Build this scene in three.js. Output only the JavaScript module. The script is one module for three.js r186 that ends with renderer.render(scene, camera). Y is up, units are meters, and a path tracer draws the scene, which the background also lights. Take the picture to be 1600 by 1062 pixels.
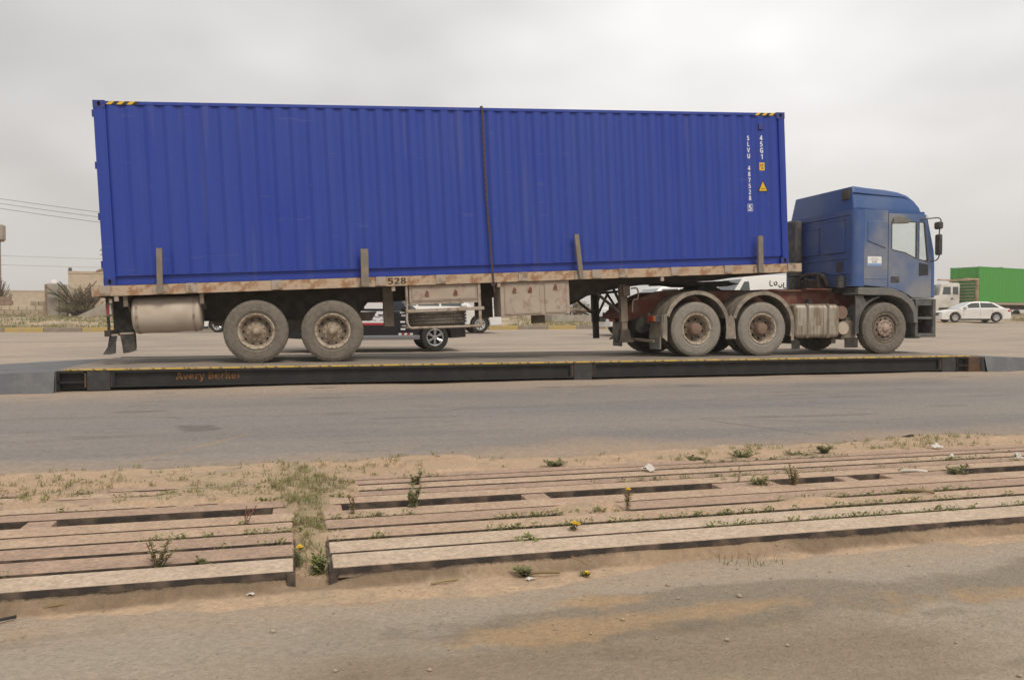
import * as THREE from 'three';
import { mergeGeometries, toCreasedNormals } from 'three/addons/utils/BufferGeometryUtils.js';
import { RoundedBoxGeometry } from 'three/addons/geometries/RoundedBoxGeometry.js';
import { TextGeometry } from 'three/addons/geometries/TextGeometry.js';
import { FontLoader } from 'three/addons/loaders/FontLoader.js';

// ---------------------------------------------------------------- camera, sky, sun, exposure
const scene = new THREE.Scene();
const camera = new THREE.PerspectiveCamera(44.24, 1600 / 1062, 0.1, 3000);
camera.position.set(2.911, 1.059, 14.343);
camera.rotation.set(-0.0261, -0.2538, -0.0016, 'YXZ');
const renderer = new THREE.WebGLRenderer({ antialias: true });
renderer.toneMapping = THREE.LinearToneMapping;
renderer.toneMappingExposure = 1.2;
renderer.shadowMap.enabled = true;

// seeded numbers and noise
let seed = 20240611;
const rnd = () => { seed = (seed * 1664525 + 1013904223) >>> 0; return seed / 4294967296; };
const rr = (a, b) => a + (b - a) * rnd();
const TAB = new Float32Array(65536); for (let i = 0; i < 65536; i++) TAB[i] = rnd();
const hsh = (i, j) => TAB[((i * 73856093) ^ (j * 19349663) ^ ((i * j) & 255) * 83492791) & 65535];
const sm = t => t * t * (3 - 2 * t);
const clamp = (v, a = 0, b = 1) => v < a ? a : v > b ? b : v;
const sstep = (a, b, v) => sm(clamp((v - a) / (b - a)));
const mix = (a, b, t) => a + (b - a) * t;
function vn(x, y, per = 0) {
  let i = Math.floor(x), j = Math.floor(y); const fx = sm(x - i), fy = sm(y - j);
  let i1 = i + 1, j1 = j + 1;
  if (per) { i = ((i % per) + per) % per; j = ((j % per) + per) % per; i1 = ((i1 % per) + per) % per; j1 = ((j1 % per) + per) % per; }
  return mix(mix(hsh(i, j), hsh(i1, j), fx), mix(hsh(i, j1), hsh(i1, j1), fx), fy);
}
function fbm(x, y, oct = 4, per = 0) {
  let s = 0, a = 0.5, n = 0;
  for (let o = 0; o < oct; o++) { s += a * vn(x + o * 17 * (per ? 0 : 1), y + o * 31 * (per ? 0 : 1), per); n += a; a *= 0.5; x *= 2; y *= 2; per *= 2; }
  return s / n;
}

// overcast sky: a computed cloud sheet, brighter overhead
{
  const w = 1024, h = 512, d = new Float32Array(w * h * 4);
  for (let j = 0; j < h; j++) for (let i = 0; i < w; i++) {
    const el = ((j + 0.5) / h - 0.5) * Math.PI, az = ((i + 0.5) / w - 0.5) * 2 * Math.PI;
    const y = Math.sin(el), c = Math.cos(el), x = c * Math.cos(az), z = c * Math.sin(az);
    const yy = Math.max(y, 0), k = 1 / (yy + 0.22);
    const n = fbm(x * k * 0.85 + 11.3, z * k * 0.85 + 4.1, 5) - 0.5, n2 = fbm(x * k * 2.6 + 3, z * k * 2.6 + 9, 4) - 0.5;
    let L = 0.565 + 0.235 * Math.pow(yy, 0.8);
    L *= 1 + n * 0.75 * sstep(-0.02, 0.16, y) + n2 * 0.42 * sstep(0.04, 0.22, y);
    const da = Math.atan2(z, x) - Math.atan2(-0.80, -0.60); L *= 1 - (0.24 + n2 * 0.5) * Math.exp(-Math.pow(Math.atan2(Math.sin(da), Math.cos(da)) / 0.5, 2)) * sstep(0.02, 0.3, y);   // heavier bank of cloud to the left
    const o = (j * w + i) * 4, wm = 1 - sstep(0, 0.35, yy);
    if (y < 0) L = 0.66;
    d[o] = L * mix(1.0, 1.02, wm); d[o + 1] = L * mix(0.99, 0.98, wm); d[o + 2] = L * mix(0.98, 0.94, wm); d[o + 3] = 1;
  }
  const t = new THREE.DataTexture(d, w, h, THREE.RGBAFormat, THREE.FloatType);
  t.mapping = THREE.EquirectangularReflectionMapping; t.magFilter = THREE.LinearFilter; t.minFilter = THREE.LinearFilter; t.needsUpdate = true;
  scene.background = t; scene.environment = t;
}
const sun = new THREE.DirectionalLight(0xfff3e2, 1.5);
sun.position.set(14, 34, 27); sun.target.position.set(6, 0, 0);
sun.castShadow = true; sun.shadow.radius = 32; sun.shadow.mapSize.set(2048, 2048);
Object.assign(sun.shadow.camera, { left: -40, right: 60, top: 60, bottom: -60, near: 1, far: 160 });
scene.add(sun, sun.target);

const font = await new FontLoader().loadAsync('fonts/droid/droid_sans_bold.typeface.json');

// ---------------------------------------------------------------- helpers
const V2 = (x, y) => new THREE.Vector2(x, y), V3 = (x, y, z) => new THREE.Vector3(x, y, z);
const names = {};
const numbered = n => { const k = names[n] = (names[n] ?? -1) + 1; return k ? n + '_' + String(k).padStart(3, '0') : n; };
function thing(name, label, category, [x, y, z] = [0, 0, 0], turn = 0, group) {
  const o = new THREE.Group(); o.name = numbered(name); scene.add(o);
  o.position.set(x, y, z); o.rotation.y = turn; o.userData = { label, category };
  if (group) o.userData.group = group;
  return o;
}
function tag(o, label, category, group, kind) {
  if (label) o.userData.label = label; if (category) o.userData.category = category;
  if (group) o.userData.group = group; if (kind) o.userData.kind = kind; return o;
}
function prep(g) {
  const n = g.index ? g.toNonIndexed() : g;
  for (const k of Object.keys(n.attributes)) if (k !== 'position' && k !== 'normal') n.deleteAttribute(k);
  if (!n.attributes.normal) n.computeVertexNormals();
  n.morphAttributes = {}; n.groups = []; return n;
}
function boxUV(g) {                                       // uv in metres, along the facing axis
  const p = g.attributes.position, uv = new Float32Array(p.count * 2), a = V3(), b = V3(), c = V3();
  for (let i = 0; i < p.count; i += 3) {
    a.fromBufferAttribute(p, i); b.fromBufferAttribute(p, i + 1).sub(a); c.fromBufferAttribute(p, i + 2).sub(a); b.cross(c);
    const X = Math.abs(b.x), Y = Math.abs(b.y), Z = Math.abs(b.z);
    for (let k = 0; k < 3; k++) {
      const x = p.getX(i + k), y = p.getY(i + k), z = p.getZ(i + k), o = (i + k) * 2;
      if (Z >= X && Z >= Y) { uv[o] = x; uv[o + 1] = y; } else if (X >= Y) { uv[o] = z + 0.37; uv[o + 1] = y; } else { uv[o] = x; uv[o + 1] = z + 0.61; }
    }
  }
  g.setAttribute('uv', new THREE.BufferAttribute(uv, 2)); return g;
}
function merged(list) { const l = (Array.isArray(list) ? list : [list]).map(prep); return boxUV(l.length > 1 ? mergeGeometries(l) : l[0]); }
function obj(name, list, m, parent) {
  const o = new THREE.Mesh(merged(list), m);
  o.name = parent ? name : numbered(name); (parent || scene).add(o); return o;
}
// a part given in world coordinates under a group that only has a position
function part(name, list, m, g) { const o = obj(name, list, m, g); o.position.copy(g.position).negate(); return o; }
const bx = (x0, x1, y0, y1, z0, z1, r = 0) => {
  const w = Math.abs(x1 - x0), h = Math.abs(y1 - y0), d = Math.abs(z1 - z0);
  const g = r ? new RoundedBoxGeometry(w, h, d, 2, Math.min(r, w / 2.01, h / 2.01, d / 2.01)) : new THREE.BoxGeometry(w, h, d);
  return g.translate((x0 + x1) / 2, (y0 + y1) / 2, (z0 + z1) / 2);
};
function bar(a, b, w, d = w) {                            // square bar from a to b
  const A = V3(...a), B = V3(...b), L = A.distanceTo(B), g = new THREE.BoxGeometry(w, L, d);
  g.applyQuaternion(new THREE.Quaternion().setFromUnitVectors(V3(0, 1, 0), B.clone().sub(A).normalize()));
  return g.translate(...A.add(B).multiplyScalar(0.5).toArray());
}
function rod(a, b, r, seg = 10, r2 = r) {
  const A = V3(...a), B = V3(...b), L = A.distanceTo(B), g = new THREE.CylinderGeometry(r2, r, L, seg);
  g.applyQuaternion(new THREE.Quaternion().setFromUnitVectors(V3(0, 1, 0), B.clone().sub(A).normalize()));
  return g.translate(...A.add(B).multiplyScalar(0.5).toArray());
}
const tube = (pts, r, n = 24, seg = 7) => new THREE.TubeGeometry(new THREE.CatmullRomCurve3(pts.map(p => V3(...p))), n, r, seg);
const shp = (pts, holes = []) => { const s = new THREE.Shape(pts.map(p => V2(...p))); for (const h of holes) s.holes.push(new THREE.Path(h.map(p => V2(...p)))); return s; };
// outline in x, y pulled through z0..z1
function ext(pts, z0, z1, bev = 0, holes = [], bs = 2) {
  const d = Math.abs(z1 - z0), b = Math.min(bev, d / 2.1);
  const g = new THREE.ExtrudeGeometry(pts instanceof THREE.Shape ? pts : shp(pts, holes), { depth: d - 2 * b, bevelEnabled: b > 0, bevelThickness: b, bevelSize: b, bevelOffset: -b, bevelSegments: bs, curveSegments: 10 });
  g.translate(0, 0, Math.min(z0, z1) + b); return g;
}
const lathe = (pts, seg = 32) => new THREE.LatheGeometry(pts.map(p => V2(...p)), seg);
const arcPts = (cx, cy, r, a0, a1, n = 16) => Array.from({ length: n + 1 }, (_, i) => { const a = (a0 + (a1 - a0) * i / n) * Math.PI / 180; return [cx + r * Math.cos(a), cy + r * Math.sin(a)]; });
const band = (cx, cy, r0, r1, a0, a1, n = 18) => [...arcPts(cx, cy, r1, a0, a1, n), ...arcPts(cx, cy, r0, a1, a0, n)];

// ---------------------------------------------------------------- textures: what surfaces are made of
const lin = c => c <= 0.04045 ? c / 12.92 : Math.pow((c + 0.055) / 1.055, 2.4), enc = c => c <= 0.0031308 ? c * 12.92 : 1.055 * Math.pow(c, 1 / 2.4) - 0.055;
function tex(w, h, fn, tile, color = true) {
  const d = new Uint8Array(w * h * 4), o = [0, 0, 0];
  for (let j = 0; j < h; j++) for (let i = 0; i < w; i++) {
    fn(i / w, j / h, o, i, j); const k = (j * w + i) * 4;
    for (let c = 0; c < 3; c++) d[k + c] = 255 * clamp(color ? enc(clamp(o[c])) : o[c]); d[k + 3] = 255;
  }
  const t = new THREE.DataTexture(d, w, h); t.wrapS = t.wrapT = THREE.RepeatWrapping; t.magFilter = THREE.LinearFilter; t.minFilter = THREE.LinearMipmapLinearFilter; t.generateMipmaps = true;
  if (color) t.colorSpace = THREE.SRGBColorSpace; if (tile) t.repeat.set(1 / tile[0], 1 / tile[1]); t.needsUpdate = true; return t;
}
const put = (o, a, b, t) => { for (let c = 0; c < 3; c++) o[c] = mix(a[c], b[c], t); };
// paint with dust blotches, streaks, chips; base, dust, chip are linear
function dirty(base, dust, o = {}) {
  const { speck = 0, soft = 0.06, amt = 0.5, streak = 0, chip = null, chipAmt = 0, tile = 2, size = 512, fs = 6, cut = 0.35 } = o;
  const sh = rnd() * 900 | 0;
  return tex(size, size, (u, v, c) => {
    const n = fbm(u * fs + sh, v * fs + sh, 5, 0) * 0.5 + fbm(u * fs, v * fs, 5, fs) * 0.5;
    const t = fbm(u * fs, v * fs, 5, fs), fine = vn(u * 128, v * 128, 128);
    const s = streak ? fbm(u * fs * 6, v * 2, 3, 0) : 0.5; void n;
    let k = sstep(cut, 0.75, t * (1 - streak) + s * streak) * amt + (fine - 0.5) * 0.12 * amt;
    put(c, base, dust, clamp(k)); if (speck) { const q = 1 + (vn(u * size / 3, v * size / 3) + vn(u * size / 7, v * size / 7) - 1) * speck; c[0] *= q; c[1] *= q; c[2] *= q; }
    if (chip) { const q = fbm(u * fs * 2 + 0, v * fs * 2, 4, fs * 2); const e = sstep(0.64 - soft - chipAmt * 0.3, 0.65 + soft - chipAmt * 0.3, q); for (let i = 0; i < 3; i++) c[i] = mix(c[i], chip[i] * (0.7 + 0.6 * fine), e); }
  }, [tile, tile]);
}
const grainBump = (f, tile, size = 256) => tex(size, size, (u, v, c) => { const n = fbm(u * f, v * f, 4, f); c[0] = c[1] = c[2] = n; }, [tile, tile], false);
const B = { fine: grainBump(48, 0.6), mid: grainBump(16, 1.5), cloth: grainBump(8, 2) };
function mat(c, rough = 0.7, metal = 0, extra = {}) {
  const m = new THREE.MeshStandardMaterial({ roughness: rough, metalness: metal, ...extra });
  if (Array.isArray(c)) m.color.setRGB(...c); else if (c && c.isTexture) m.map = c; return m;
}
const leafMat = c => new THREE.MeshPhysicalMaterial({ color: new THREE.Color().setRGB(...c), roughness: 0.95, transmission: 0.35, thickness: 0, side: THREE.DoubleSide });
const M = {
  blue: mat(tex(2048, 512, (u, v, c) => {
    const x = u * 12.2, y = v * 2.9, sheetTone = hsh(Math.floor(x / 1.11) + 3, 7), t = fbm(x * 0.7, y * 0.9, 4), st = fbm(x * 9, y * 0.5 + 4, 3), fine = vn(x * 60, y * 60);
    put(c, [0.007, 0.036, 0.32], [0.021, 0.055, 0.315], clamp(t * 0.8 + (st - 0.5) * 0.7 + (sheetTone - 0.5) * 0.3)); for (let i = 0; i < 3; i++) c[i] *= 0.94 + fine * 0.12;
    const run = sstep(0.70, 0.80, fbm(x * 7 + 70, y * 0.35 + 2, 3)) * 0.30; put(c, c, [0.075, 0.085, 0.25], run);                       // chalky run-off
    const scuff = sstep(0.80, 0.86, fbm(x * 2.2 + 9, y * 13 + 5, 3)); put(c, c, [0.10, 0.12, 0.33], scuff * 0.25);
    const dot = vn(x * 23 + 5, y * 23 + 1) > 0.975 ? 1 : 0; put(c, c, [0.13, 0.12, 0.16], dot * 0.35);
  }, [12.2, 2.9]), 0.5),
  blueDark: mat(dirty([0.016, 0.032, 0.22], [0.045, 0.055, 0.2], { amt: 0.5, tile: 1.5 }), 0.55),
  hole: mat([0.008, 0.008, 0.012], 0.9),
  white: mat([0.8, 0.8, 0.8], 0.6), yellowPaint: mat([0.72, 0.45, 0.03], 0.6), blackPaint: mat([0.02, 0.02, 0.02], 0.6),
  rail: mat(dirty([0.50, 0.37, 0.25], [0.44, 0.35, 0.27], { amt: 0.8, tile: 1.1, fs: 5, chip: [0.33, 0.185, 0.105], chipAmt: 0.2, soft: 0.1 }), 0.85, 0, { bumpMap: B.mid, bumpScale: 0.004 }),
  railGrey: mat(dirty([0.40, 0.34, 0.28], [0.36, 0.28, 0.21], { amt: 0.7, tile: 0.9, chip: [0.27, 0.19, 0.13], chipAmt: 0.05 }), 0.85),
  stake: mat(dirty([0.20, 0.172, 0.14], [0.28, 0.225, 0.165], { amt: 0.7, tile: 0.7 }), 0.8),
  under: mat(dirty([0.055, 0.045, 0.037], [0.10, 0.082, 0.066], { amt: 0.8, tile: 0.9 }), 0.9),
  underTan: mat(dirty([0.17, 0.135, 0.105], [0.24, 0.195, 0.15], { amt: 0.8, tile: 0.8 }), 0.9),
  boxPaint: mat(dirty([0.43, 0.355, 0.29], [0.39, 0.315, 0.25], { amt: 0.8, tile: 1.3, chip: [0.36, 0.265, 0.22], chipAmt: -0.15, soft: 0.06 }), 0.8),
  rust: mat(dirty([0.20, 0.085, 0.055], [0.28, 0.15, 0.11], { amt: 0.9, tile: 0.4 }), 0.9),
  tank: mat(dirty([0.53, 0.455, 0.38], [0.43, 0.355, 0.275], { amt: 0.7, tile: 1.1 }), 0.6, 0.1),
  deckWood: mat(dirty([0.14, 0.10, 0.07], [0.2, 0.15, 0.11], { amt: 0.7, tile: 0.8 }), 0.9),
  tyreDust: mat(dirty([0.185, 0.16, 0.13], [0.13, 0.115, 0.097], { amt: 0.8, tile: 0.45, fs: 9 }), 0.95, 0, { bumpMap: B.fine, bumpScale: 0.002 }),
  tyreGrey: mat(dirty([0.265, 0.24, 0.205], [0.205, 0.188, 0.165], { amt: 0.7, tile: 0.45, fs: 9 }), 0.95, 0, { bumpMap: B.fine, bumpScale: 0.002 }),
  tread: mat(dirty([0.10, 0.09, 0.075], [0.17, 0.145, 0.115], { amt: 0.9, tile: 0.4 }), 0.95),
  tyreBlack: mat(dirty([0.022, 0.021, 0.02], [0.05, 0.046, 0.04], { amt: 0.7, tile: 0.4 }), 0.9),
  rimCream: mat(dirty([0.46, 0.40, 0.32], [0.30, 0.235, 0.165], { amt: 0.9, tile: 0.35, chip: [0.2, 0.11, 0.06], chipAmt: -0.05 }), 0.75),
  rimBrown: mat(dirty([0.20, 0.16, 0.125], [0.12, 0.095, 0.07], { amt: 0.9, tile: 0.35 }), 0.85),
  hub: mat(dirty([0.40, 0.33, 0.25], [0.24, 0.18, 0.12], { amt: 0.8, tile: 0.2 }), 0.7),
  hubRed: mat(dirty([0.22, 0.135, 0.10], [0.17, 0.12, 0.09], { amt: 0.8, tile: 0.2 }), 0.8),
  hubDust: mat(dirty([0.40, 0.315, 0.26], [0.30, 0.20, 0.16], { amt: 0.9, tile: 0.25 }), 0.8),
  frameRed: mat(dirty([0.175, 0.042, 0.028], [0.19, 0.115, 0.08], { amt: 0.85, tile: 0.9 }), 0.75),
  grimeBlack: mat(dirty([0.02, 0.019, 0.018], [0.07, 0.058, 0.045], { amt: 0.7, tile: 0.7 }), 0.8),
  fender: mat(dirty([0.20, 0.172, 0.142], [0.34, 0.285, 0.22], { amt: 0.95, speck: 0.2, tile: 0.8 }), 0.85),
  fenderDark: mat(dirty([0.085, 0.088, 0.092], [0.18, 0.16, 0.135], { amt: 0.7, tile: 0.7 }), 0.8),
  alu: mat(dirty([0.43, 0.385, 0.32], [0.20, 0.145, 0.09], { amt: 0.95, tile: 0.9, fs: 4, streak: 0.6, cut: 0.3 }), 0.45, 0.45),
  cab: mat(dirty([0.035, 0.092, 0.265], [0.09, 0.14, 0.26], { amt: 0.6, tile: 2.2, fs: 4 }), 0.42),
  cabDust: mat(dirty([0.062, 0.122, 0.28], [0.25, 0.25, 0.255], { amt: 1.0, tile: 2.3, fs: 3, cut: 0.22 }), 0.5),
  cabBack: mat(dirty([0.045, 0.098, 0.28], [0.11, 0.145, 0.25], { amt: 0.7, tile: 1.8, fs: 4 }), 0.5),
  plastic: mat(dirty([0.055, 0.056, 0.058], [0.12, 0.108, 0.09], { amt: 0.7, tile: 0.8 }), 0.75),
  plasticGrey: mat(dirty([0.15, 0.15, 0.148], [0.21, 0.188, 0.155], { amt: 0.8, tile: 0.8 }), 0.8),
  rubber: mat(dirty([0.03, 0.029, 0.028], [0.085, 0.07, 0.055], { amt: 0.8, tile: 0.5 }), 0.85),
  glass: new THREE.MeshPhysicalMaterial({ color: 0xfafcfb, roughness: 0.03, transmission: 1, thickness: 0, ior: 1.5 }),
  tinted: new THREE.MeshPhysicalMaterial({ color: 0x2a3032, roughness: 0.05, transmission: 0.25, thickness: 0, ior: 1.5 }),
  redLens: mat([0.42, 0.035, 0.02], 0.3), orangeLens: mat([0.65, 0.20, 0.04], 0.3), clearLens: mat([0.62, 0.62, 0.6], 0.25), chrome: mat([0.7, 0.7, 0.7], 0.22, 0.9),
  steel: mat(dirty([0.012, 0.012, 0.013], [0.026, 0.025, 0.023], { amt: 0.7, tile: 1.2 }), 0.7),
  steelGrey: mat(dirty([0.035, 0.036, 0.038], [0.06, 0.057, 0.052], { amt: 0.7, tile: 0.6 }), 0.75),
  steelRust: mat(dirty([0.12, 0.06, 0.03], [0.05, 0.045, 0.04], { amt: 0.9, tile: 0.3 }), 0.85),
  edgeYellow: mat(dirty([0.60, 0.41, 0.08], [0.46, 0.34, 0.15], { amt: 0.9, tile: 0.8, fs: 7, chip: [0.14, 0.10, 0.06], chipAmt: 0.02 }), 0.75),
  wbDeck: mat(dirty([0.24, 0.20, 0.165], [0.31, 0.255, 0.20], { amt: 0.8, tile: 2.5 }), 0.9, 0, { bumpMap: B.fine, bumpScale: 0.003 }),
  slat: [0, 1, 2].map(i => mat(dirty([[0.42, 0.295, 0.205], [0.395, 0.272, 0.195], [0.465, 0.355, 0.26]][i], [[0.48, 0.355, 0.25], [0.325, 0.225, 0.165], [0.53, 0.415, 0.31]][i], { amt: 0.9, tile: 1.3, streak: 0.25, speck: 0.32, fs: 5 }), 0.95, 0, { bumpMap: B.mid, bumpScale: 0.005 })),
  slatDark: mat(dirty([0.04, 0.032, 0.028], [0.15, 0.108, 0.08], { amt: 0.85, tile: 0.5 }), 0.85),
  carWhite: new THREE.MeshPhysicalMaterial({ color: new THREE.Color().setRGB(0.74, 0.73, 0.71), roughness: 0.4, clearcoat: 0.6, clearcoatRoughness: 0.15 }),
  carDark: new THREE.MeshPhysicalMaterial({ color: new THREE.Color().setRGB(0.010, 0.011, 0.015), roughness: 0.4, clearcoat: 0.5, clearcoatRoughness: 0.2 }),
  carBlack: mat([0.015, 0.015, 0.016], 0.6), alloy: mat([0.55, 0.55, 0.55], 0.3, 0.7),
  green: mat(dirty([0.05, 0.30, 0.035], [0.07, 0.30, 0.055], { amt: 0.6, tile: 3, streak: 0.5 }), 0.6),
  truckWhite: mat(dirty([0.66, 0.64, 0.60], [0.5, 0.45, 0.38], { amt: 0.5, tile: 2 }), 0.5),
  concrete: mat(dirty([0.36, 0.32, 0.27], [0.27, 0.23, 0.19], { amt: 0.7, tile: 2 }), 0.95), plaster: mat(dirty([0.50, 0.415, 0.31], [0.43, 0.35, 0.255], { amt: 0.7, tile: 3 }), 0.95),
  brick: mat(dirty([0.25, 0.165, 0.12], [0.31, 0.23, 0.175], { amt: 0.8, tile: 1 }), 0.95), stone: mat(dirty([0.38, 0.31, 0.22], [0.30, 0.245, 0.175], { amt: 0.9, tile: 1.2 }), 0.95),
  kerbYellow: mat(dirty([0.46, 0.33, 0.11], [0.38, 0.30, 0.19], { amt: 0.8, tile: 1.5 }), 0.9), kerbGrey: mat(dirty([0.25, 0.205, 0.165], [0.31, 0.26, 0.21], { amt: 0.8, tile: 1.5 }), 0.95),
  ramp: mat(dirty([0.135, 0.14, 0.15], [0.185, 0.182, 0.178], { amt: 0.8, tile: 1.6 }), 0.95, 0, { bumpMap: B.mid, bumpScale: 0.01 }),
  leaf: leafMat([0.20, 0.205, 0.07]), leafDry: mat([0.30, 0.235, 0.12], 0.9, 0, { side: THREE.DoubleSide }), leafBright: leafMat([0.22, 0.24, 0.06]),
  stem: mat([0.22, 0.16, 0.08], 0.9), petal: mat([0.78, 0.52, 0.02], 0.7, 0, { side: THREE.DoubleSide }), palmLeaf: mat([0.075, 0.095, 0.05], 0.85, 0, { side: THREE.DoubleSide }), bark: mat([0.13, 0.095, 0.065], 0.95),
  paper: mat([0.6, 0.57, 0.52], 0.8, 0, { side: THREE.DoubleSide }), rope: mat(dirty([0.075, 0.048, 0.042], [0.12, 0.085, 0.07], { amt: 0.9, tile: 0.1 }), 0.95), wire: mat([0.24, 0.23, 0.22], 0.8)
};
console.log('materials');

// ---------------------------------------------------------------- ground
const DH = 0.33;                                          // weighbridge deck height
function terrain(x, z) {
  let h = 0.42 * sstep(-2, -24, z) + 0.27 * sstep(26, 52, x) * sstep(-14, -34, z);
  h += (fbm(x * 0.12, z * 0.12, 3) - 0.5) * 0.05 * sstep(-4, -9, z);
  return h;
}
const KZ = -31;                                           // far kerb line
function verge(x, z) { const s = KZ - z; return terrain(x, z) + 0.16 + 0.72 * sstep(0, 16, s) + (fbm(x * 0.35 + 5, z * 0.35, 4) - 0.5) * 0.35 * sstep(0.3, 4, s); }
function sheet(name, xs, zs, hf, m, uvf) {
  const nx = xs.length, nz = zs.length, pos = new Float32Array(nx * nz * 3), uv = new Float32Array(nx * nz * 2), idx = [];
  for (let j = 0; j < nz; j++) for (let i = 0; i < nx; i++) {
    const k = j * nx + i, x = xs[i], z = zs[j]; pos[k * 3] = x; pos[k * 3 + 1] = hf(x, z); pos[k * 3 + 2] = z;
    const [a, b] = uvf(x, z); uv[k * 2] = a; uv[k * 2 + 1] = b;
    if (i < nx - 1 && j < nz - 1) { const q = k + 1, r = k + nx, s = r + 1; idx.push(k, r, q, q, r, s); }
  }
  const g = new THREE.BufferGeometry(); g.setAttribute('position', new THREE.BufferAttribute(pos, 3)); g.setAttribute('uv', new THREE.BufferAttribute(uv, 2)); g.setIndex(idx); g.computeVertexNormals();
  const o = new THREE.Mesh(g, m); o.name = name; o.userData.kind = 'structure'; scene.add(o); return o;
}
const span = (a, b, n) => Array.from({ length: n + 1 }, (_, i) => a + (b - a) * i / n);
const SAND = [0.41, 0.285, 0.185], SANDL = [0.49, 0.352, 0.236], ASPH = [0.262, 0.228, 0.197], ASPHD = [0.200, 0.182, 0.168], ORANGE = [0.375, 0.245, 0.130];
const grain = (u, v, f) => vn(u * f, v * f) * 0.6 + vn(u * f * 2.3 + 7, v * f * 2.3) * 0.4 - 0.5;
// lane between the planks and the weighbridge, and the yard beyond it
const segd = (x, z, ax, az, bx_, bz) => { const dx = bx_ - ax, dz = bz - az, t = clamp(((x - ax) * dx + (z - az) * dz) / (dx * dx + dz * dz)); return Math.hypot(x - ax - dx * t, z - az - dz * t); };
const laneX0 = -7, laneX1 = 19, laneZ0 = -0.5, laneZ1 = 9.0;
const laneTex = tex(2048, 1024, (u, v, c) => {
  const x = laneX0 + u * (laneX1 - laneX0), z = laneZ0 + v * (laneZ1 - laneZ0);
  const wob = (fbm(x * 0.5, z * 0.8, 3) - 0.5) * 1.0;
  let t = fbm(x * 0.35 + 9, z * 1.7, 5);                  // dust swept along the lane
  const st = fbm(x * 0.5, z * 6, 4);
  put(c, ASPHD, ASPH, clamp(sstep(0.28, 0.66, t) * 0.7 + (st - 0.35) * 0.7));
  const track = Math.exp(-Math.pow((z - 5.4 + wob * 0.6) / 0.55, 2)) * 0.55 + Math.exp(-Math.pow((z - 3.5 + wob * 0.5) / 0.4, 2)) * 0.3;   // rubbed wheel paths
  put(c, c, [0.195, 0.187, 0.184], clamp(track * (0.35 + 0.9 * st)));
  const s2 = sstep(3.1, 1.25, z + wob * 0.7 + (fbm(x * 3, z * 3, 3) - 0.5) * 0.5);             // sand drifted against the weighbridge
  put(c, c, [0.42, 0.322, 0.235], s2 * 0.72);
  const s3 = sstep(7.3, 8.25, z + (fbm(x * 1.1 + 4, z * 1.1, 4) - 0.5) * 1.1);
  put(c, c, SAND, s3 * 0.55);
  const pt = sstep(0.12, 0.06, Math.max(Math.abs(x - 2.05 - (z - 6) * 0.2) * 0.55, Math.abs(z - 5.75) * 0.6 - 0.05) + (fbm(x * 6, z * 6, 3) - 0.5) * 0.08); put(c, c, [0.135, 0.115, 0.10], pt * 0.75);
  const cr = segd(x, z, 1.72, 7.8, 2.45, 6.35) + (vn(x * 4, z * 4) - 0.5) * 0.07; put(c, c, [0.30, 0.225, 0.155], sstep(0.05, 0.02, cr) * 0.6);
  const sk = Math.min(segd(x, z, 7.0, 6.35, 7.45, 7.75), segd(x, z, 7.05, 6.3, 8.6, 7.15), segd(x, z, 8.6, 5.4, 9.5, 6.1)) + (vn(x * 9, z * 9) - 0.5) * 0.012;
  put(c, c, [0.085, 0.078, 0.07], sstep(0.02, 0.008, sk) * 0.75);
  const d2 = sstep(0.70, 0.78, fbm(x * 0.9 + 40, z * 4.2, 4)); put(c, c, [0.15, 0.132, 0.115], d2 * 0.7);
  const g = grain(x, z, 42), sp = vn(x * 55 + 3, z * 55) > 0.93 ? 0.25 : 0, ds = vn(x * 37 + 13, z * 37) > 0.95 ? -0.3 : 0;
  const ck = Math.abs(z - 4.55 - 0.3 * Math.sin(x * 0.5) - (fbm(x * 2.2, 2, 4) - 0.5) * 0.6); put(c, c, [0.10, 0.088, 0.075], sstep(0.03, 0.01, ck) * 0.5 * sstep(0.4, 0.55, fbm(x * 0.8 + 3, 1, 2)));
  for (let i = 0; i < 3; i++) c[i] *= 1 + g * 0.42 + sp + ds;
});
laneTex.wrapS = laneTex.wrapT = THREE.ClampToEdgeWrapping;
const laneM = mat(laneTex, 0.95); laneM.bumpMap = B.fine.clone(); laneM.bumpMap.repeat.set(26 / 0.9, 9.5 / 0.9); laneM.bumpScale = 0.006;
sheet('road', span(laneX0, laneX1, 130), span(laneZ0, laneZ1, 60), (x, z) => (fbm(x * 0.4, z * 0.5, 3) - 0.5) * 0.02 + 0.045 * sstep(1.9, 1.15, z) * sstep(-1.5, 3.5, x) * (0.2 + 0.8 * fbm(x * 0.7, 3, 3)), laneM, (x, z) => [(x - laneX0) / (laneX1 - laneX0), (z - laneZ0) / (laneZ1 - laneZ0)]);
const yardTex = tex(1024, 1024, (u, v, c) => {
  const t = fbm(u * 8, v * 24, 5, 8), t2 = fbm(u * 6 + 3, v * 6, 4, 6), f = vn(u * 256, v * 256, 256);
  put(c, [0.27, 0.225, 0.185], [0.40, 0.318, 0.245], clamp(sstep(0.25, 0.7, t) * 0.6 + t2 * 0.4)); for (let i = 0; i < 3; i++) c[i] *= 0.93 + f * 0.14;
}, [22, 22]);
const yardM = mat(yardTex, 0.95);
sheet('yard', [...span(-140, -30, 20), ...span(-28, 70, 98), ...span(75, 230, 25)], [...span(KZ - 0.2, -0.4, 60)], (x, z) => terrain(x, z), yardM, (x, z) => [x, z]);
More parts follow.
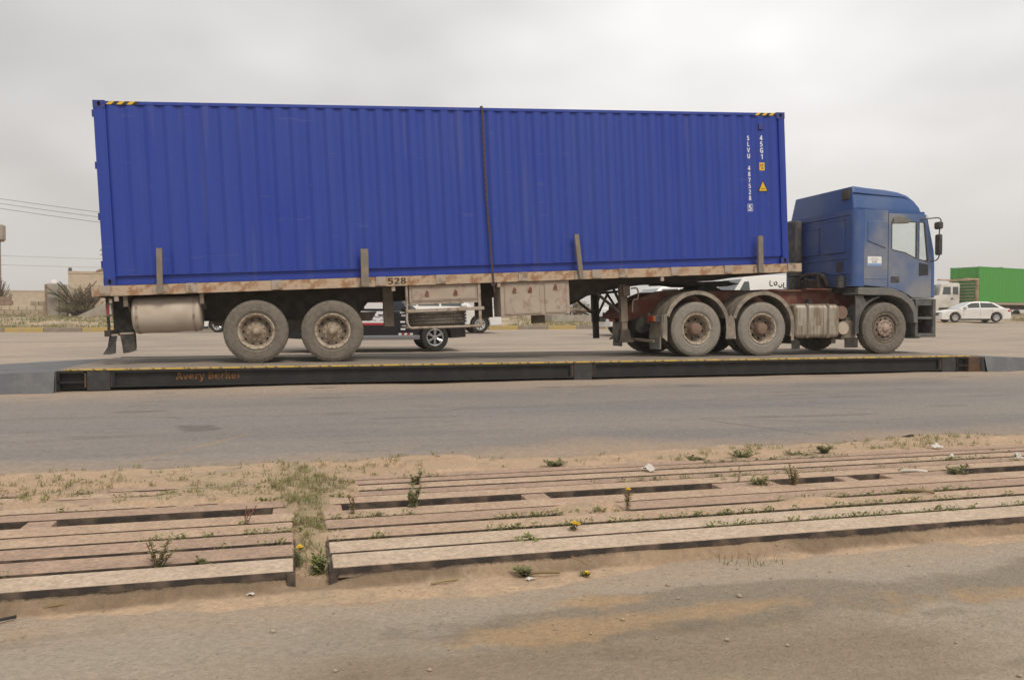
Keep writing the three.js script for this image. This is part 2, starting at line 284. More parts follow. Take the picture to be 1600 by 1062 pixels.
// outer ground, also beside the lane
const earthTex = tex(1024, 1024, (u, v, c) => {
  const t = fbm(u * 10, v * 10, 5, 10), t2 = fbm(u * 40, v * 40, 3, 40); put(c, [0.30, 0.225, 0.15], [0.46, 0.36, 0.255], clamp(sstep(0.3, 0.7, t) * 0.7 + t2 * 0.3));
  const gsp = sstep(0.55, 0.7, fbm(u * 16 + 0.5, v * 16, 4, 16)); put(c, c, [0.15, 0.145, 0.06], gsp * 0.55);
}, [18, 18]);
const earthM = mat(earthTex, 1);
sheet('ground', [...span(-900, -60, 16), ...span(-56, 60, 130), ...span(66, 120, 18), ...span(140, 1200, 16)], [...span(-1400, -140, 16), ...span(-130, -58, 20), ...span(-57, KZ + 0.02, 60)], (x, z) => verge(x, z) - 0.25 * sstep(30, 40, x) * sstep(-60, -45, z), earthM, (x, z) => [x, z]);
sheet('outer_ground', span(-160, 200, 40), span(-40, 150, 40), (x, z) => z > -3 ? -0.35 : terrain(x, z) - 0.4, earthM, (x, z) => [x, z]);

// weedy strip that holds the planks
const nearPits = [[-0.6, 0.45], [0.6, 1.64], [1.77, 2.79], [3.14, 4.13], [4.27, 5.31], [5.70, 6.15], [6.24, 6.48], [7.0, 7.75], [8.6, 9.4]];
const PZ0 = 9.832, PZ1 = 9.966, TOP = 0.075;
const gauss = (x, z, cx, cz, sx, sz) => Math.exp(-Math.pow((x - cx) / sx, 2) - Math.pow((z - cz) / sz, 2));
function sandH(x, z) {
  const n = fbm(x * 2.2 + 3, z * 2.6, 4) - 0.5, nf = fbm(x * 11, z * 11, 3) - 0.5;
  let h = 0.010 + n * 0.016 + nf * 0.010;
  // drifts that bury planks
  let bury = 0.78 * sstep(3.3, 2.2, x + n * 1.2) * sstep(9.72, 9.55, z + nf * 0.2) + gauss(x, z, 2.97, 10.1, 0.13, 0.8) * 0.75 + gauss(x, z, 3.0, 9.3, 0.45, 0.28);
  bury += gauss(x, z, 4.42, 10.28, 0.28, 0.12) * 0.95 + gauss(x, z, 5.75, 10.42, 0.32, 0.10) * 0.95 + gauss(x, z, 6.7, 9.75, 0.6, 0.16) * 0.9 + gauss(x, z, 5.45, 9.75, 0.3, 0.2) * 0.85 + gauss(x, z, 3.25, 10.35, 0.25, 0.2) * 0.6 + gauss(x, z, 7.2, 9.3, 0.7, 0.25) * 0.7;
  bury += sstep(0.58, 0.76, fbm(x * 1.3 + 21, z * 2.4 + 2, 4)) * 0.60 + sstep(9.15, 8.95, z + n * 0.3) * 0.75;
  h += Math.min(bury, 1.15) * 0.071;
  for (const [a, b] of nearPits) if (x > a && x < b && z > PZ0 - 0.012 && z < PZ1 + 0.012) {
    const fill = 0.55 * gauss(x, 0, a, 0, 0.12, 1) + 0.55 * gauss(x, 0, b, 0, 0.1, 1) + 0.5 * sstep(0.6, 0.75, vn(x * 5, 3));
    h = Math.min(h, -0.16 + 0.17 * fill + nf * 0.03);
  }
  const edge = 8.28 + (fbm(x * 0.9, 1.5, 4) - 0.5) * 0.75 + (vn(x * 6, 2) - 0.5) * 0.08 + (x > 6 ? -0.12 : 0);      // ragged far edge
  h = mix(-0.02, h, sstep(edge - 0.05, edge + 0.35, z));
  const nearEdge = 11.28 + (fbm(x * 0.8 + 7, 5, 4) - 0.5) * 0.5 + (vn(x * 5 + 9, 4) - 0.5) * 0.06;
  if (z > 10.985) { const gapc = gauss(x, 0, 2.965, 0, 0.13, 1), bank = mix((0.046 + nf * 0.012) * (1 - 0.9 * gapc), 0.008, sstep(10.992, 11.05, z + nf * 0.03)); h = mix(bank + nf * 0.012, -0.02, sstep(nearEdge - 0.3, nearEdge, z)); }
  return h;
}
const sX0 = -3.5, sX1 = 13, sZ0 = 7.7, sZ1 = 11.75;
const sandTex = tex(2048, 1024, (u, v, c) => {
  const x = sX0 + u * (sX1 - sX0), z = sZ0 + v * (sZ1 - sZ0);
  const t = fbm(x * 1.6, z * 2.2, 5), t2 = fbm(x * 6 + 4, z * 6, 4);
  put(c, SAND, SANDL, clamp(t * 0.9 + t2 * 0.5 - 0.3));
  put(c, c, [0.30, 0.235, 0.165], sstep(0.55, 0.72, t2) * 0.45);
  const veg = gauss(x, z, 2.97, 10.0, 0.2, 0.9) + gauss(x, z, 2.7, 9.2, 0.8, 0.4) * 0.5; put(c, c, [0.25, 0.205, 0.12], clamp(veg * t2 * 1.2));
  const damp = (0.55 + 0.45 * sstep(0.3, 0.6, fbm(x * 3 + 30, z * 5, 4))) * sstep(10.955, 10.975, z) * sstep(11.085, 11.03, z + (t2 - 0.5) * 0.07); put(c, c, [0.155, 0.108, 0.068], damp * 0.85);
  const g = grain(x, z, 60), peb = vn(x * 48, z * 48) > 0.95 ? -0.3 : vn(x * 41 + 5, z * 41) > 0.95 ? 0.25 : 0;
  for (let i = 0; i < 3; i++) c[i] *= 1 + g * 0.34 + peb;
});
sandTex.wrapS = sandTex.wrapT = THREE.ClampToEdgeWrapping;
const sandM = mat(sandTex, 1); sandM.bumpMap = B.fine.clone(); sandM.bumpMap.repeat.set(16.5 / 0.5, 4.05 / 0.5); sandM.bumpScale = 0.008;
sheet('sand_strip', [...span(sX0, -1.4, 20), ...span(-1.38, 9.4, 540), ...span(9.5, sX1, 30)], span(sZ0, sZ1, 230), sandH, sandM, (x, z) => [(x - sX0) / (sX1 - sX0), (z - sZ0) / (sZ1 - sZ0)]);
// foreground tarmac with sand blown over it
const fX0 = -3.5, fX1 = 12, fZ0 = 10.8, fZ1 = 15.5;
const foreTex = tex(2048, 1024, (u, v, c) => {
  const x = fX0 + u * (fX1 - fX0), z = fZ0 + v * (fZ1 - fZ0);
  const t = fbm(x * 0.9 + 2, z * 1.6, 5), st = fbm(x * 1.3, z * 7, 4), t2 = fbm(x * 5, z * 5 + 8, 4);
  put(c, [0.24, 0.188, 0.128], [0.34, 0.283, 0.22], clamp(sstep(0.3, 0.65, t) * 0.75 + (st - 0.4) * 0.6));
  const w = (t2 - 0.5) * 0.35 + (t - 0.5) * 0.8;
  const nearSand = sstep(11.75, 11.2, z - w * 0.6); put(c, c, [0.37, 0.285, 0.21], nearSand * 0.75);
  const band = sstep(11.75, 11.6, z + w * 0.4) * sstep(11.25, 11.42, z + w * 0.3); put(c, c, [0.32, 0.275, 0.225], band * 0.5);
  const spill = gauss(x, z, 4.0, 11.66, 0.95, 0.20) + gauss(x, z, 4.45, 11.45, 0.6, 0.13) * 0.8 + gauss(x, z, 5.9, 11.6, 0.7, 0.2) * 0.7 + gauss(x, z, 2.2, 11.9, 0.6, 0.25) * 0.3;
  put(c, c, [0.180, 0.142, 0.098], sstep(0.35, 0.62, spill + (t - 0.5) * 0.9 + (t2 - 0.5) * 0.5 + (st - 0.5) * 0.5) * 0.6);
  const or = gauss(x, z, 3.65, 11.68, 0.42, 0.10) + gauss(x, z, 4.05, 11.42, 0.26, 0.055) * 0.95 + gauss(x, z, 4.45, 11.60, 0.32, 0.09) * 0.85 + gauss(x, z, 3.17, 11.17, 0.12, 0.045) + gauss(x, z, 5.6, 11.72, 0.4, 0.10) * 0.6;
  put(c, c, ORANGE, sstep(0.2, 0.8, or + (t2 - 0.5) * 0.9 + (st - 0.5) * 0.6 + (fbm(x * 14, z * 14, 3) - 0.5) * 0.5) * 0.72);
  const cl = sstep(0.69, 0.75, fbm(x * 3.1 + 60, z * 7, 4)); put(c, c, [0.15, 0.12, 0.085], cl * 0.3 * sstep(11.1, 11.4, z));
  const g = grain(x, z, 70), sp = vn(x * 95, z * 95) > 0.92 ? 0.22 : 0, ds = vn(x * 80 + 9, z * 80) > 0.93 ? -0.28 : 0;
  const cx = Math.abs(z - 12.9 - 0.25 * Math.sin(x * 1.3) - (fbm(x * 5, 2, 4) - 0.5) * 0.4), cy = Math.abs(x - 2.6 - (z - 12) * 0.5 - (fbm(z * 6, 8, 4) - 0.5) * 0.35); put(c, c, [0.07, 0.058, 0.045], Math.max(sstep(0.012, 0.004, cx), sstep(0.010, 0.003, cy) * sstep(11.6, 11.8, z)) * 0.55);
  for (let i = 0; i < 3; i++) c[i] *= 1 + g * 0.34 + sp * 0.9 + ds;
});
foreTex.wrapS = foreTex.wrapT = THREE.ClampToEdgeWrapping;
const foreM = mat(foreTex, 0.95); foreM.bumpMap = B.fine.clone(); foreM.bumpMap.repeat.set(15.5 / 0.4, 4.7 / 0.4); foreM.bumpScale = 0.006;
sheet('forecourt', span(fX0, fX1, 160), span(fZ0, fZ1, 60), (x, z) => (fbm(x * 0.6, z * 0.8, 3) - 0.5) * 0.016, foreM, (x, z) => [(x - fX0) / (fX1 - fX0), (z - fZ0) / (fZ1 - fZ0)]);
console.log('ground');
// ---------------------------------------------------------------- weighbridge and its ramps
{
  const X0 = -0.41, X1 = 15.65, ZN = 1.10, ZF = -2.95;
  const wb = thing('weighbridge', 'long low black steel weighbridge deck with yellow edge under the blue truck', 'weighbridge', [7.6, 0, -0.9]);
  const P = (n, g, m) => part(n, g, m, wb);
  for (const [a, b] of [[X0, 2.4], [2.41, 7.57], [7.58, 12.7], [12.71, X1]]) P('deck_panel', bx(a, b, DH - 0.045, DH - 0.004, ZF + 0.07, ZN - 0.075), M.wbDeck);
  for (const [s, z] of [[1, ZN], [-1, ZF]]) {
    for (const [a, b] of [[0.30, 7.40], [7.76, 14.74]]) {
      P('edge_beam', [bx(a, b, DH - 0.055, DH - 0.022, z - s * 0.14, z), bx(a, b, 0.085, DH - 0.055, z - s * 0.085, z - s * 0.06), bx(a, b, 0.062, 0.085, z - s * 0.14, z), bx(a + 0.002, a + 0.05, 0.085, DH - 0.055, z - s * 0.06, z - s * 0.015), bx(b - 0.05, b - 0.002, 0.085, DH - 0.055, z - s * 0.06, z - s * 0.015)], M.steel);
    }
    P('edge_strip', bx(X0 + 0.1, X1 - 0.28, DH - 0.02, DH + 0.004, z - s * 0.07, z + s * 0.006, 0.004), s > 0 ? M.edgeYellow : M.steelGrey);
    for (const [a, b] of [[-0.02, 0.29], [7.42, 7.74], [14.76, 15.06]]) {
      const q = P('load_cell_box', bx(a, b, 0.02, DH - 0.024, z - s * 0.3, z - s * 0.004, 0.006), M.steelGrey);
      void q; P('stiffener', bx(a - 0.035, a - 0.01, 0.062, DH - 0.055, z - s * 0.2, z - s * 0.012), M.steelRust); P('stiffener', bx(b + 0.006, b + 0.016, 0.062, DH - 0.055, z - s * 0.2, z - s * 0.012), M.steelRust);
    }
    for (const [a, b] of [[X0, -0.055], [15.09, 15.36]]) P('end_beam', [bx(a, b, DH - 0.055, DH - 0.024, z - s * 0.14, z - s * 0.004), bx(a, b, 0.13, 0.15, z - s * 0.14, z - s * 0.004), bx(a, b, 0.03, DH - 0.055, z - s * 0.12, z - s * 0.095), bx(a, a + 0.03, 0.02, DH - 0.055, z - s * 0.12, z - s * 0.004)], M.steel);
    P('end_plate', bx(15.365, X1, 0.0, DH - 0.03, z - s * 0.2, z - s * 0.004), M.steelRust);
  }
  for (const [a, b, e] of [[X0 + 0.01, X0 + 0.1, 0.15], [X1 - 0.1, X1 - 0.01, 0.21], [7.45, 7.7, 0.31]]) P('cross_girder', bx(a, b, 0.03, DH - 0.05, ZF + e, ZN - e), M.steel);
  const tg = new TextGeometry('Avery Berkel', { font, size: 0.108, depth: 0.003, curveSegments: 3 }); tg.computeBoundingBox(); tg.scale(0.90 / tg.boundingBox.max.x, 1, 1).translate(1.18, 0.152, ZN - 0.0605);
  tag(P('lettering', tg, mat(dirty([0.24, 0.10, 0.014], [0.05, 0.03, 0.014], { amt: 0.85, tile: 0.35, fs: 7, cut: 0.4 }), 0.75)), 'faded orange painted lettering');
  const ramp = (name, a, b, label) => {
    const g = new THREE.BufferGeometry(), n = 24, pos = [], t = i => i / n; const q = (A, B2, C, D) => pos.push(...A, ...B2, ...C, ...A, ...C, ...D);
    const H = i => 0.01 + (DH - 0.035) * (1 - sm(t(i)) * 0.55 - t(i) * 0.45), X = i => mix(a, b, t(i)), zw = i => (fbm(i * 0.7 + a, 3, 3) - 0.5) * 0.12;
    for (let i = 0; i < n; i++) {
      const n0 = [X(i), H(i), ZN + 0.05 + zw(i)], n1 = [X(i + 1), H(i + 1), ZN + 0.05 + zw(i + 1)], f0 = [X(i), H(i), ZF - 0.05], f1 = [X(i + 1), H(i + 1), ZF - 0.05];
      const b0 = [X(i), -0.04, ZN + 0.14 + zw(i)], b1 = [X(i + 1), -0.04, ZN + 0.14 + zw(i + 1)], c0 = [X(i), -0.04, ZF - 0.15], c1 = [X(i + 1), -0.04, ZF - 0.15];
      if (b > a) { q(n0, n1, f1, f0); q(b0, b1, n1, n0); q(f0, f1, c1, c0); } else { q(n1, n0, f0, f1); q(b1, b0, n0, n1); q(f1, f0, c0, c1); }
    }
    q([a, -0.04, ZN + 0.1], [a, H(0), ZN + 0.05], [a, H(0), ZF - 0.05], [a, -0.04, ZF - 0.1]);
    g.setAttribute('position', new THREE.Float32BufferAttribute(pos, 3)); g.computeVertexNormals();
    tag(obj(name, g, M.ramp), label, 'ramp');
  };
  ramp('approach_ramp', X0 - 0.012, -6.4, 'grey asphalt ramp meeting the weighbridge at the rear end of the trailer');
  ramp('approach_ramp', X1 + 0.012, 21.5, 'grey asphalt ramp leaving the weighbridge ahead of the blue cab');
}

// ---------------------------------------------------------------- wheels
function wheelParts(g, R, W, style, mats) {               // axis z, outer face at z = 0 going to -W; centre at origin
  const ri = R * 0.565, t = [];
  const prof = [[ri - 0.01, -W + 0.03], [ri + 0.01, -W + 0.01], [R * 0.72, -W - 0.004], [R * 0.90, -W + 0.012], [R * 0.985, -W + 0.04]];
  const tread = [[R * 0.985, -W + 0.04], [R, -W + 0.055]];
  for (const k of [0.3, 0.5, 0.7]) { const z = -W + W * k; tread.push([R, z - 0.012], [R - 0.014, z - 0.008], [R - 0.014, z + 0.008], [R, z + 0.012]); }
  tread.push([R, -0.055], [R * 0.985, -0.04]);
  const out = [[R * 0.985, -0.04], [R * 0.945, -0.022], [R * 0.90, -0.012], [R * 0.885, -0.004], [R * 0.87, -0.008], [R * 0.80, 0.001], [R * 0.70, 0.0], [R * 0.675, -0.002], [R * 0.668, 0.004], [R * 0.655, -0.004], [R * 0.62, -0.012], [ri + 0.012, -0.020], [ri - 0.008, -0.035]];
  const rot = q => lathe(q, 44).rotateX(Math.PI / 2);
  const lug = [];
  for (let i = 0; i < 44; i++) { const a = i / 44 * 2 * Math.PI; for (const zz of [-0.052, -W + 0.052]) { const b = new THREE.BoxGeometry(0.016, 0.034, 0.03).translate(0, R - 0.012, zz).rotateZ(a + (zz < -0.1 ? 0.07 : 0)); lug.push(b); } }
  const ty = obj('tyre', [rot(out), rot(prof)], mats.side, g); obj('tread', [rot(tread), ...lug], mats.tread, ty);
  const dep = style === 'front' ? -0.045 : -0.135, rr0 = ri - 0.006;
  const lip = [[rr0 + 0.012, -0.026], [rr0 + 0.008, -0.010], [rr0 - 0.012, -0.012], [rr0 - 0.026, -0.03], [rr0 - 0.03, -0.06], [rr0 - 0.045, -0.075], [rr0 - 0.052, dep - 0.03], [rr0 - 0.052, -W + 0.03]];
  const rim = obj('rim', rot(lip), mats.rim, g);
  const rd = rr0 - 0.05, nh = style === 'trailer' ? 10 : style === 'drive' ? 8 : 10, hr = style === 'trailer' ? rd - 0.028 : rd - 0.052, holes = [];
  const s = new THREE.Shape(); s.absarc(0, 0, rd + 0.004, 0, Math.PI * 2);
  for (let i = 0; i < nh; i++) { const a = (i + 0.5) / nh * Math.PI * 2, h = new THREE.Path(); h.absellipse(hr * Math.cos(a), hr * Math.sin(a), style === 'trailer' ? 0.013 : 0.021, style === 'trailer' ? 0.024 : 0.027, 0, Math.PI * 2, false, a); s.holes.push(h); holes.push(h); }
  const disc = ext(s, dep - 0.012, dep); obj('disc', disc, mats.disc, rim);
  obj('drum', rot([[0, dep - 0.06], [rd, dep - 0.06]]), M.hole, rim);
  if (style === 'trailer') obj('hub', rot([[0.16, dep - 0.004], [0.15, dep + 0.012], [0.10, dep + 0.02], [0.085, dep + 0.06], [0.06, dep + 0.10], [0.052, dep + 0.125], [0.03, dep + 0.135], [0.0, dep + 0.137]]), mats.hub, g);
  if (style === 'drive') obj('hub', rot([[0.13, dep - 0.004], [0.125, dep + 0.03], [0.115, dep + 0.05], [0.11, dep + 0.12], [0.085, dep + 0.14], [0.0, dep + 0.145]]), mats.hub, g);
  if (style === 'front') obj('hub', rot([[0.168, dep - 0.004], [0.165, dep + 0.03], [0.15, dep + 0.042], [0.085, dep + 0.03], [0.075, dep + 0.06], [0.05, dep + 0.075], [0.0, dep + 0.078]]), mats.hub, g);
  const nuts = [], nr = style === 'trailer' ? 0.135 : style === 'drive' ? 0.148 : 0.135;
  for (let i = 0; i < 10; i++) { const a = i / 10 * Math.PI * 2; nuts.push(new THREE.CylinderGeometry(0.012, 0.014, 0.03, 6).rotateX(Math.PI / 2).translate(nr * Math.cos(a), nr * Math.sin(a), dep + (style === 'front' ? 0.045 : 0.014))); }
  obj('wheel_nut', nuts, mats.disc, rim);
}
const WM = {
  trailer: { side: M.tyreDust, tread: M.tread, rim: M.rimCream, disc: M.rimBrown, hub: M.hub },
  drive: { side: M.tyreGrey, tread: M.tread, rim: M.rimCream, disc: M.rimBrown, hub: M.hubRed },
  front: { side: M.tyreDust, tread: M.tread, rim: M.rimBrown, disc: M.rimBrown, hub: M.hubDust },
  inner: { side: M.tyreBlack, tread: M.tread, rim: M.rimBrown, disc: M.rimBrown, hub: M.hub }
};
const TR = 0.517;
// near and far wheels of an axle; x, y of the axle centre, in the parent's coordinates
function axleWheels(parent, x, y, zc, style, dual, spin = 0) {
  const add = (z, side, st, mt) => { const g = new THREE.Group(); g.name = 'wheel'; parent.add(g); g.position.set(x, y, z); g.rotation.y = side > 0 ? 0 : Math.PI; wheelParts(g, TR, 0.285, st, mt); g.children.forEach(c => c.rotation.z = spin * side); };
  for (const s of [1, -1]) {
    const zf = zc + s * 1.245; add(zf, s, style, WM[style]);
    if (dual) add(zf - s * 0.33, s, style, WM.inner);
  }
}

// ---------------------------------------------------------------- container and trailer share a slight nose-up tilt
const TILT = 0.0437, Y0 = 1.576, CL = 12.192, CH = 2.896, CW = 2.438, ZC = -CW / 2;
const loc = (x, y) => [x * Math.cos(TILT) + (y - Y0) * Math.sin(TILT), -x * Math.sin(TILT) + (y - Y0) * Math.cos(TILT)];
function corrugated(len, period, flat, slope, depth, y0, y1, phase, dent = 0) {   // wall sheet in x, z = 0 outermost, going to -depth
  const pts = []; let x = 0, k = 0; const seq = [[flat, 0], [slope, 1], [period - flat - 2 * slope, 1], [slope, 0]];
  const f = s => { let q = ((s - phase) % period + period) % period; if (q < flat) return 0; q -= flat; if (q < slope) return q / slope; q -= slope; const inn = period - flat - 2 * slope; if (q < inn) return 1; q -= inn; return 1 - q / slope; };
  const xs = new Set([0, len]); for (let c = Math.floor(-phase / period) - 1; c * period < len + period; c++) for (const o of [0, flat, flat + slope, period - slope]) { const s = c * period + phase + o; if (s > 0 && s < len) xs.add(s); }
  const X = [...xs].sort((a, b) => a - b), pos = []; void pts; void x; void k; void seq;
  const R = 16, den = (s, y) => dent ? -dent * sstep(0.5, 0.85, fbm(s * 0.75 + 31, y * 1.3 + 7, 3)) * sstep(11.0, 10.4, s) * sstep(0.1, 0.5, Math.min(y - y0, y1 - y)) : 0;
  for (let i = 0; i < X.length - 1; i++) for (let r = 0; r < (dent ? R : 1); r++) { const n = dent ? R : 1, a = X[i], b = X[i + 1], u0 = mix(y0, y1, r / n), u1 = mix(y0, y1, (r + 1) / n), za = -depth * f(a + 1e-6), zb = -depth * f(b - 1e-6), p00 = [a, u0, za + den(a, u0)], p10 = [b, u0, zb + den(b, u0)], p11 = [b, u1, zb + den(b, u1)], p01 = [a, u1, za + den(a, u1)]; pos.push(...p00, ...p10, ...p11, ...p00, ...p11, ...p01); }
  const g = new THREE.BufferGeometry(); g.setAttribute('position', new THREE.Float32BufferAttribute(pos, 3)); g.computeVertexNormals(); return g;
}
function casting(x, y, z, sx, sz, hole) {                 // corner fitting with its oblong opening on the side
  const w = 0.178, h = 0.118, d = 0.162, f = [];
  const s = new THREE.Shape([V2(0, 0), V2(w, 0), V2(w, h), V2(0, h)]), q = new THREE.Path(); q.absellipse(w / 2, h / 2, 0.026, 0.038, 0, Math.PI * 2); s.holes.push(q);
  f.push(ext(s, -0.03, 0.004)); f.push(bx(0, w, 0, h, -d, -0.0302));
  const g = mergeGeometries(f.map(prep)); if (sx < 0) g.translate(-w, 0, 0); if (sz < 0) { g.scale(1, 1, -1); const p = g.attributes.position; for (let i = 0; i < p.count; i += 3) for (let c = 0; c < 3; c++) { const a = p.array[(i + 1) * 3 + c]; p.array[(i + 1) * 3 + c] = p.array[(i + 2) * 3 + c]; p.array[(i + 2) * 3 + c] = a; } g.computeVertexNormals(); }
  g.translate(x, y, z); void hole; return g;
}
{
  const g = thing('shipping_container', 'long dark blue corrugated shipping container loaded on the flatbed trailer', 'container', [0, Y0, 0]); g.rotation.z = TILT;
  const PER = 0.278, PH = 11.345 - 40 * PER;
  const wl = CL - 0.30, wx = 0.18;
  const near = corrugated(wl, PER, 0.090, 0.064, 0.028, 0.158, CH - 0.062, PH - wx + PER).translate(wx, 0, -0.008); obj('side_wall', near, M.blue, g);
  const far = corrugated(wl, PER, 0.090, 0.066, 0.027, 0.158, CH - 0.062, PH).rotateY(Math.PI).translate(CL - wx, 0, -CW + 0.008); obj('side_wall', far, M.blue, g);
  for (const [z0, z1, q] of [[-0.03, -0.09, 1], [-CW + 0.03, -CW + 0.09, -1]]) {
    obj('bottom_rail', [bx(0.178, CL - 0.178, 0.004, 0.148, z0 - q * 0.022, z1), bx(0.178, CL - 0.178, 0.146, 0.160, z0 + q * 0.027, z1), bx(0.178, CL - 0.178, 0.004, 0.014, z0 - q * 0.02, z0 + q * 0.02)], M.blue, g);
    obj('top_rail', bx(0.178, CL - 0.178, CH - 0.066, CH - 0.012, z0 + q * 0.028, z1 + q * 0.01, 0.006), M.blue, g);
  }
  for (const [x, w] of [[0.002, 0.176], [CL - 0.132, 0.13]]) for (const s of [0, 1]) obj('corner_post', [bx(x, x + w, 0.118, CH - 0.118, s ? -CW + 0.003 : -0.13, s ? -CW + 0.13 : -0.003, 0.008), bx(x + 0.03, x + w - 0.03, 0.118, CH - 0.118, s ? -CW : -0.01, s ? -CW + 0.01 : 0.001)], M.blue, g);
  for (const x of [0, CL]) for (const y of [0, CH - 0.118]) for (const s of [1, -1]) {
    const c = obj('corner_casting', casting(x, y, s > 0 ? 0 : -CW, x ? -1 : 1, s), M.blueDark, g);
    obj('casting_hole', bx(x ? x - 0.14 : 0.038, x ? x - 0.038 : 0.14, y + 0.012, y + 0.106, s > 0 ? -0.029 : -CW + 0.022, s > 0 ? -0.022 : -CW + 0.029), M.hole, c);
  }
  obj('roof_panel', bx(0.06, CL - 0.06, CH - 0.03, CH - 0.014, -CW + 0.07, -0.07), M.blue, g);
  obj('floor', bx(0.02, CL - 0.02, 0.02, 0.14, -CW + 0.09, -0.09), M.deckWood, g);
  obj('front_wall', corrugated(CW - 0.2, 0.25, 0.11, 0.05, 0.04, 0.12, CH - 0.1, 0).rotateY(Math.PI / 2).translate(CL - 0.03, 0, -0.1), M.blue, g);
  for (const s of [0, 1]) {
    const d = obj('door', bx(0.03, 0.09, 0.12, CH - 0.12, s ? -CW + 0.14 : ZC + 0.006, s ? ZC - 0.006 : -0.14), M.blue, g);
    for (const f of [0.3, 0.7]) { const z = mix(s ? -CW + 0.14 : ZC, s ? ZC : -0.14, f); obj('lock_rod', [rod([0.0, 0.13, z], [0.0, CH - 0.13, z], 0.017, 8), bx(-0.02, 0.03, 1.0, 1.06, z - 0.03, z + 0.3)], M.steelGrey, d); }
  }
  for (const v of [0.30, 1.05, 1.85, 2.66]) obj('door_hinge', [bx(-0.022, 0.02, v, v + 0.07, -0.05, -0.012), rod([-0.012, v - 0.02, -0.02], [-0.012, v + 0.09, -0.02], 0.012, 8)], M.blueDark, g);
  // hazard stripes at the ends of the top rail
  const stripes = (a, n) => {
    for (let i = 0; i < n; i++) { const x = a + i * 0.15; obj('hazard_stripe', ext([[x, CH - 0.064], [x + 0.075, CH - 0.064], [x + 0.13, CH - 0.014], [x + 0.055, CH - 0.014]], 0.0, 0.0022), M.yellowPaint, g); obj('hazard_stripe', ext([[x + 0.076, CH - 0.064], [x + 0.149, CH - 0.064], [x + 0.204, CH - 0.014], [x + 0.131, CH - 0.014]], 0.0, 0.002), M.blackPaint, g); }
  };
  stripes(0.19, 3); stripes(CL - 0.64, 3);
  // painted codes, one character under another
  const col = (txt, x, y0, size, dy, z) => {
    [...txt].forEach((ch, i) => { if (ch === ' ') return; const t = new TextGeometry(ch, { font, size, depth: 0.0015, curveSegments: 3 }); t.computeBoundingBox(); const bb = t.boundingBox, w = bb.max.x - bb.min.x; t.scale(0.85, 1, 1).translate(x - 0.85 * (bb.min.x + w / 2), y0 - i * dy, z); obj('code_letter', t, M.white, g); });
  };
  col('SLVU 487528', 11.345 + 0.052, 2.36, 0.085, 0.1135, -0.0075);
  { const t = new TextGeometry('5', { font, size: 0.095, depth: 0.0015, curveSegments: 3 }); t.translate(11.345 + 0.014, 1.04, -0.0075); obj('code_letter', t, M.white, g); const q = 11.345 + 0.0; obj('code_frame', [bx(q - 0.002, q + 0.106, 1.02, 1.028, -0.0075, -0.0058), bx(q - 0.002, q + 0.106, 1.145, 1.153, -0.0075, -0.0058), bx(q - 0.002, q + 0.005, 1.0281, 1.1449, -0.0075, -0.0058), bx(q + 0.1, q + 0.106, 1.0281, 1.1449, -0.0075, -0.0058)], M.white, g); }
  const x2 = 11.345 + PER + 0.052; col('45G1', x2, 2.36, 0.095, 0.118, -0.0075);
  obj('height_sticker', bx(x2 - 0.056, x2 + 0.056, 1.79, 1.94, -0.0075, -0.006), M.yellowPaint, g);
  { const t = new TextGeometry('2.9', { font, size: 0.04, depth: 0.001, curveSegments: 2 }); t.translate(x2 - 0.045, 1.87, -0.006); const t2 = new TextGeometry('m', { font, size: 0.04, depth: 0.001, curveSegments: 2 }); t2.translate(x2 - 0.02, 1.815, -0.006); obj('sticker_print', [t, t2], M.blackPaint, g); }
  obj('warning_triangle', ext([[x2 - 0.105, 1.385], [x2 + 0.115, 1.385], [x2 + 0.012, 1.60], [x2 - 0.002, 1.60]], -0.0075, -0.0055), M.blackPaint, g); obj('warning_sticker', ext([[x2 - 0.08, 1.402], [x2 + 0.09, 1.402], [x2 + 0.005, 1.578]], -0.0054, -0.004), M.yellowPaint, g);
  { const t = new TextGeometry('2.9 m', { font, size: 0.026, depth: 0.001, curveSegments: 2 }); t.translate(x2 - 0.045, 1.43, -0.0039); obj('sticker_print', t, M.blackPaint, g); }
  obj('vent', bx(x2 - 0.055, x2 + 0.045, 2.56, 2.68, -0.0075, 0.02, 0.008), M.blueDark, g);
  // tie-down strap over the container
  const r = thing('lashing_rope', 'dark brown lashing rope tied over the middle of the blue container', 'rope', [6.2, Y0, 0]); r.rotation.z = TILT; r.position.set(6.22 * Math.cos(TILT), Y0 + 6.22 * Math.sin(TILT), 0);
  const pr = [[0.05, -0.19, 0.075], [0.045, -0.02, 0.075], [0.035, 0.5, 0.03], [0.0, 1.6, 0.022], [0.0, 2.8, 0.026], [0.0, CH + 0.012, -0.01], [0.0, CH + 0.014, -0.1], [0.02, CH + 0.016, -1.2], [0.0, CH + 0.014, -CW + 0.08], [0.0, CH - 0.05, -CW - 0.026], [0.0, 1.5, -CW - 0.03], [0.0, -0.1, -CW - 0.08]];
  obj('rope_strand', [tube(pr, 0.011, 160, 6), tube(pr.map(([a, b, c]) => [a + 0.014, b + 0.004, c + 0.003]), 0.010, 160, 6)], M.rope, r);
  obj('knot', [new THREE.TorusGeometry(0.03, 0.016, 6, 10).translate(0.05, -0.19, 0.085), rod([0.05, -0.21, 0.08], [0.075, -0.34, 0.07], 0.014, 6)], M.rope, r);
}
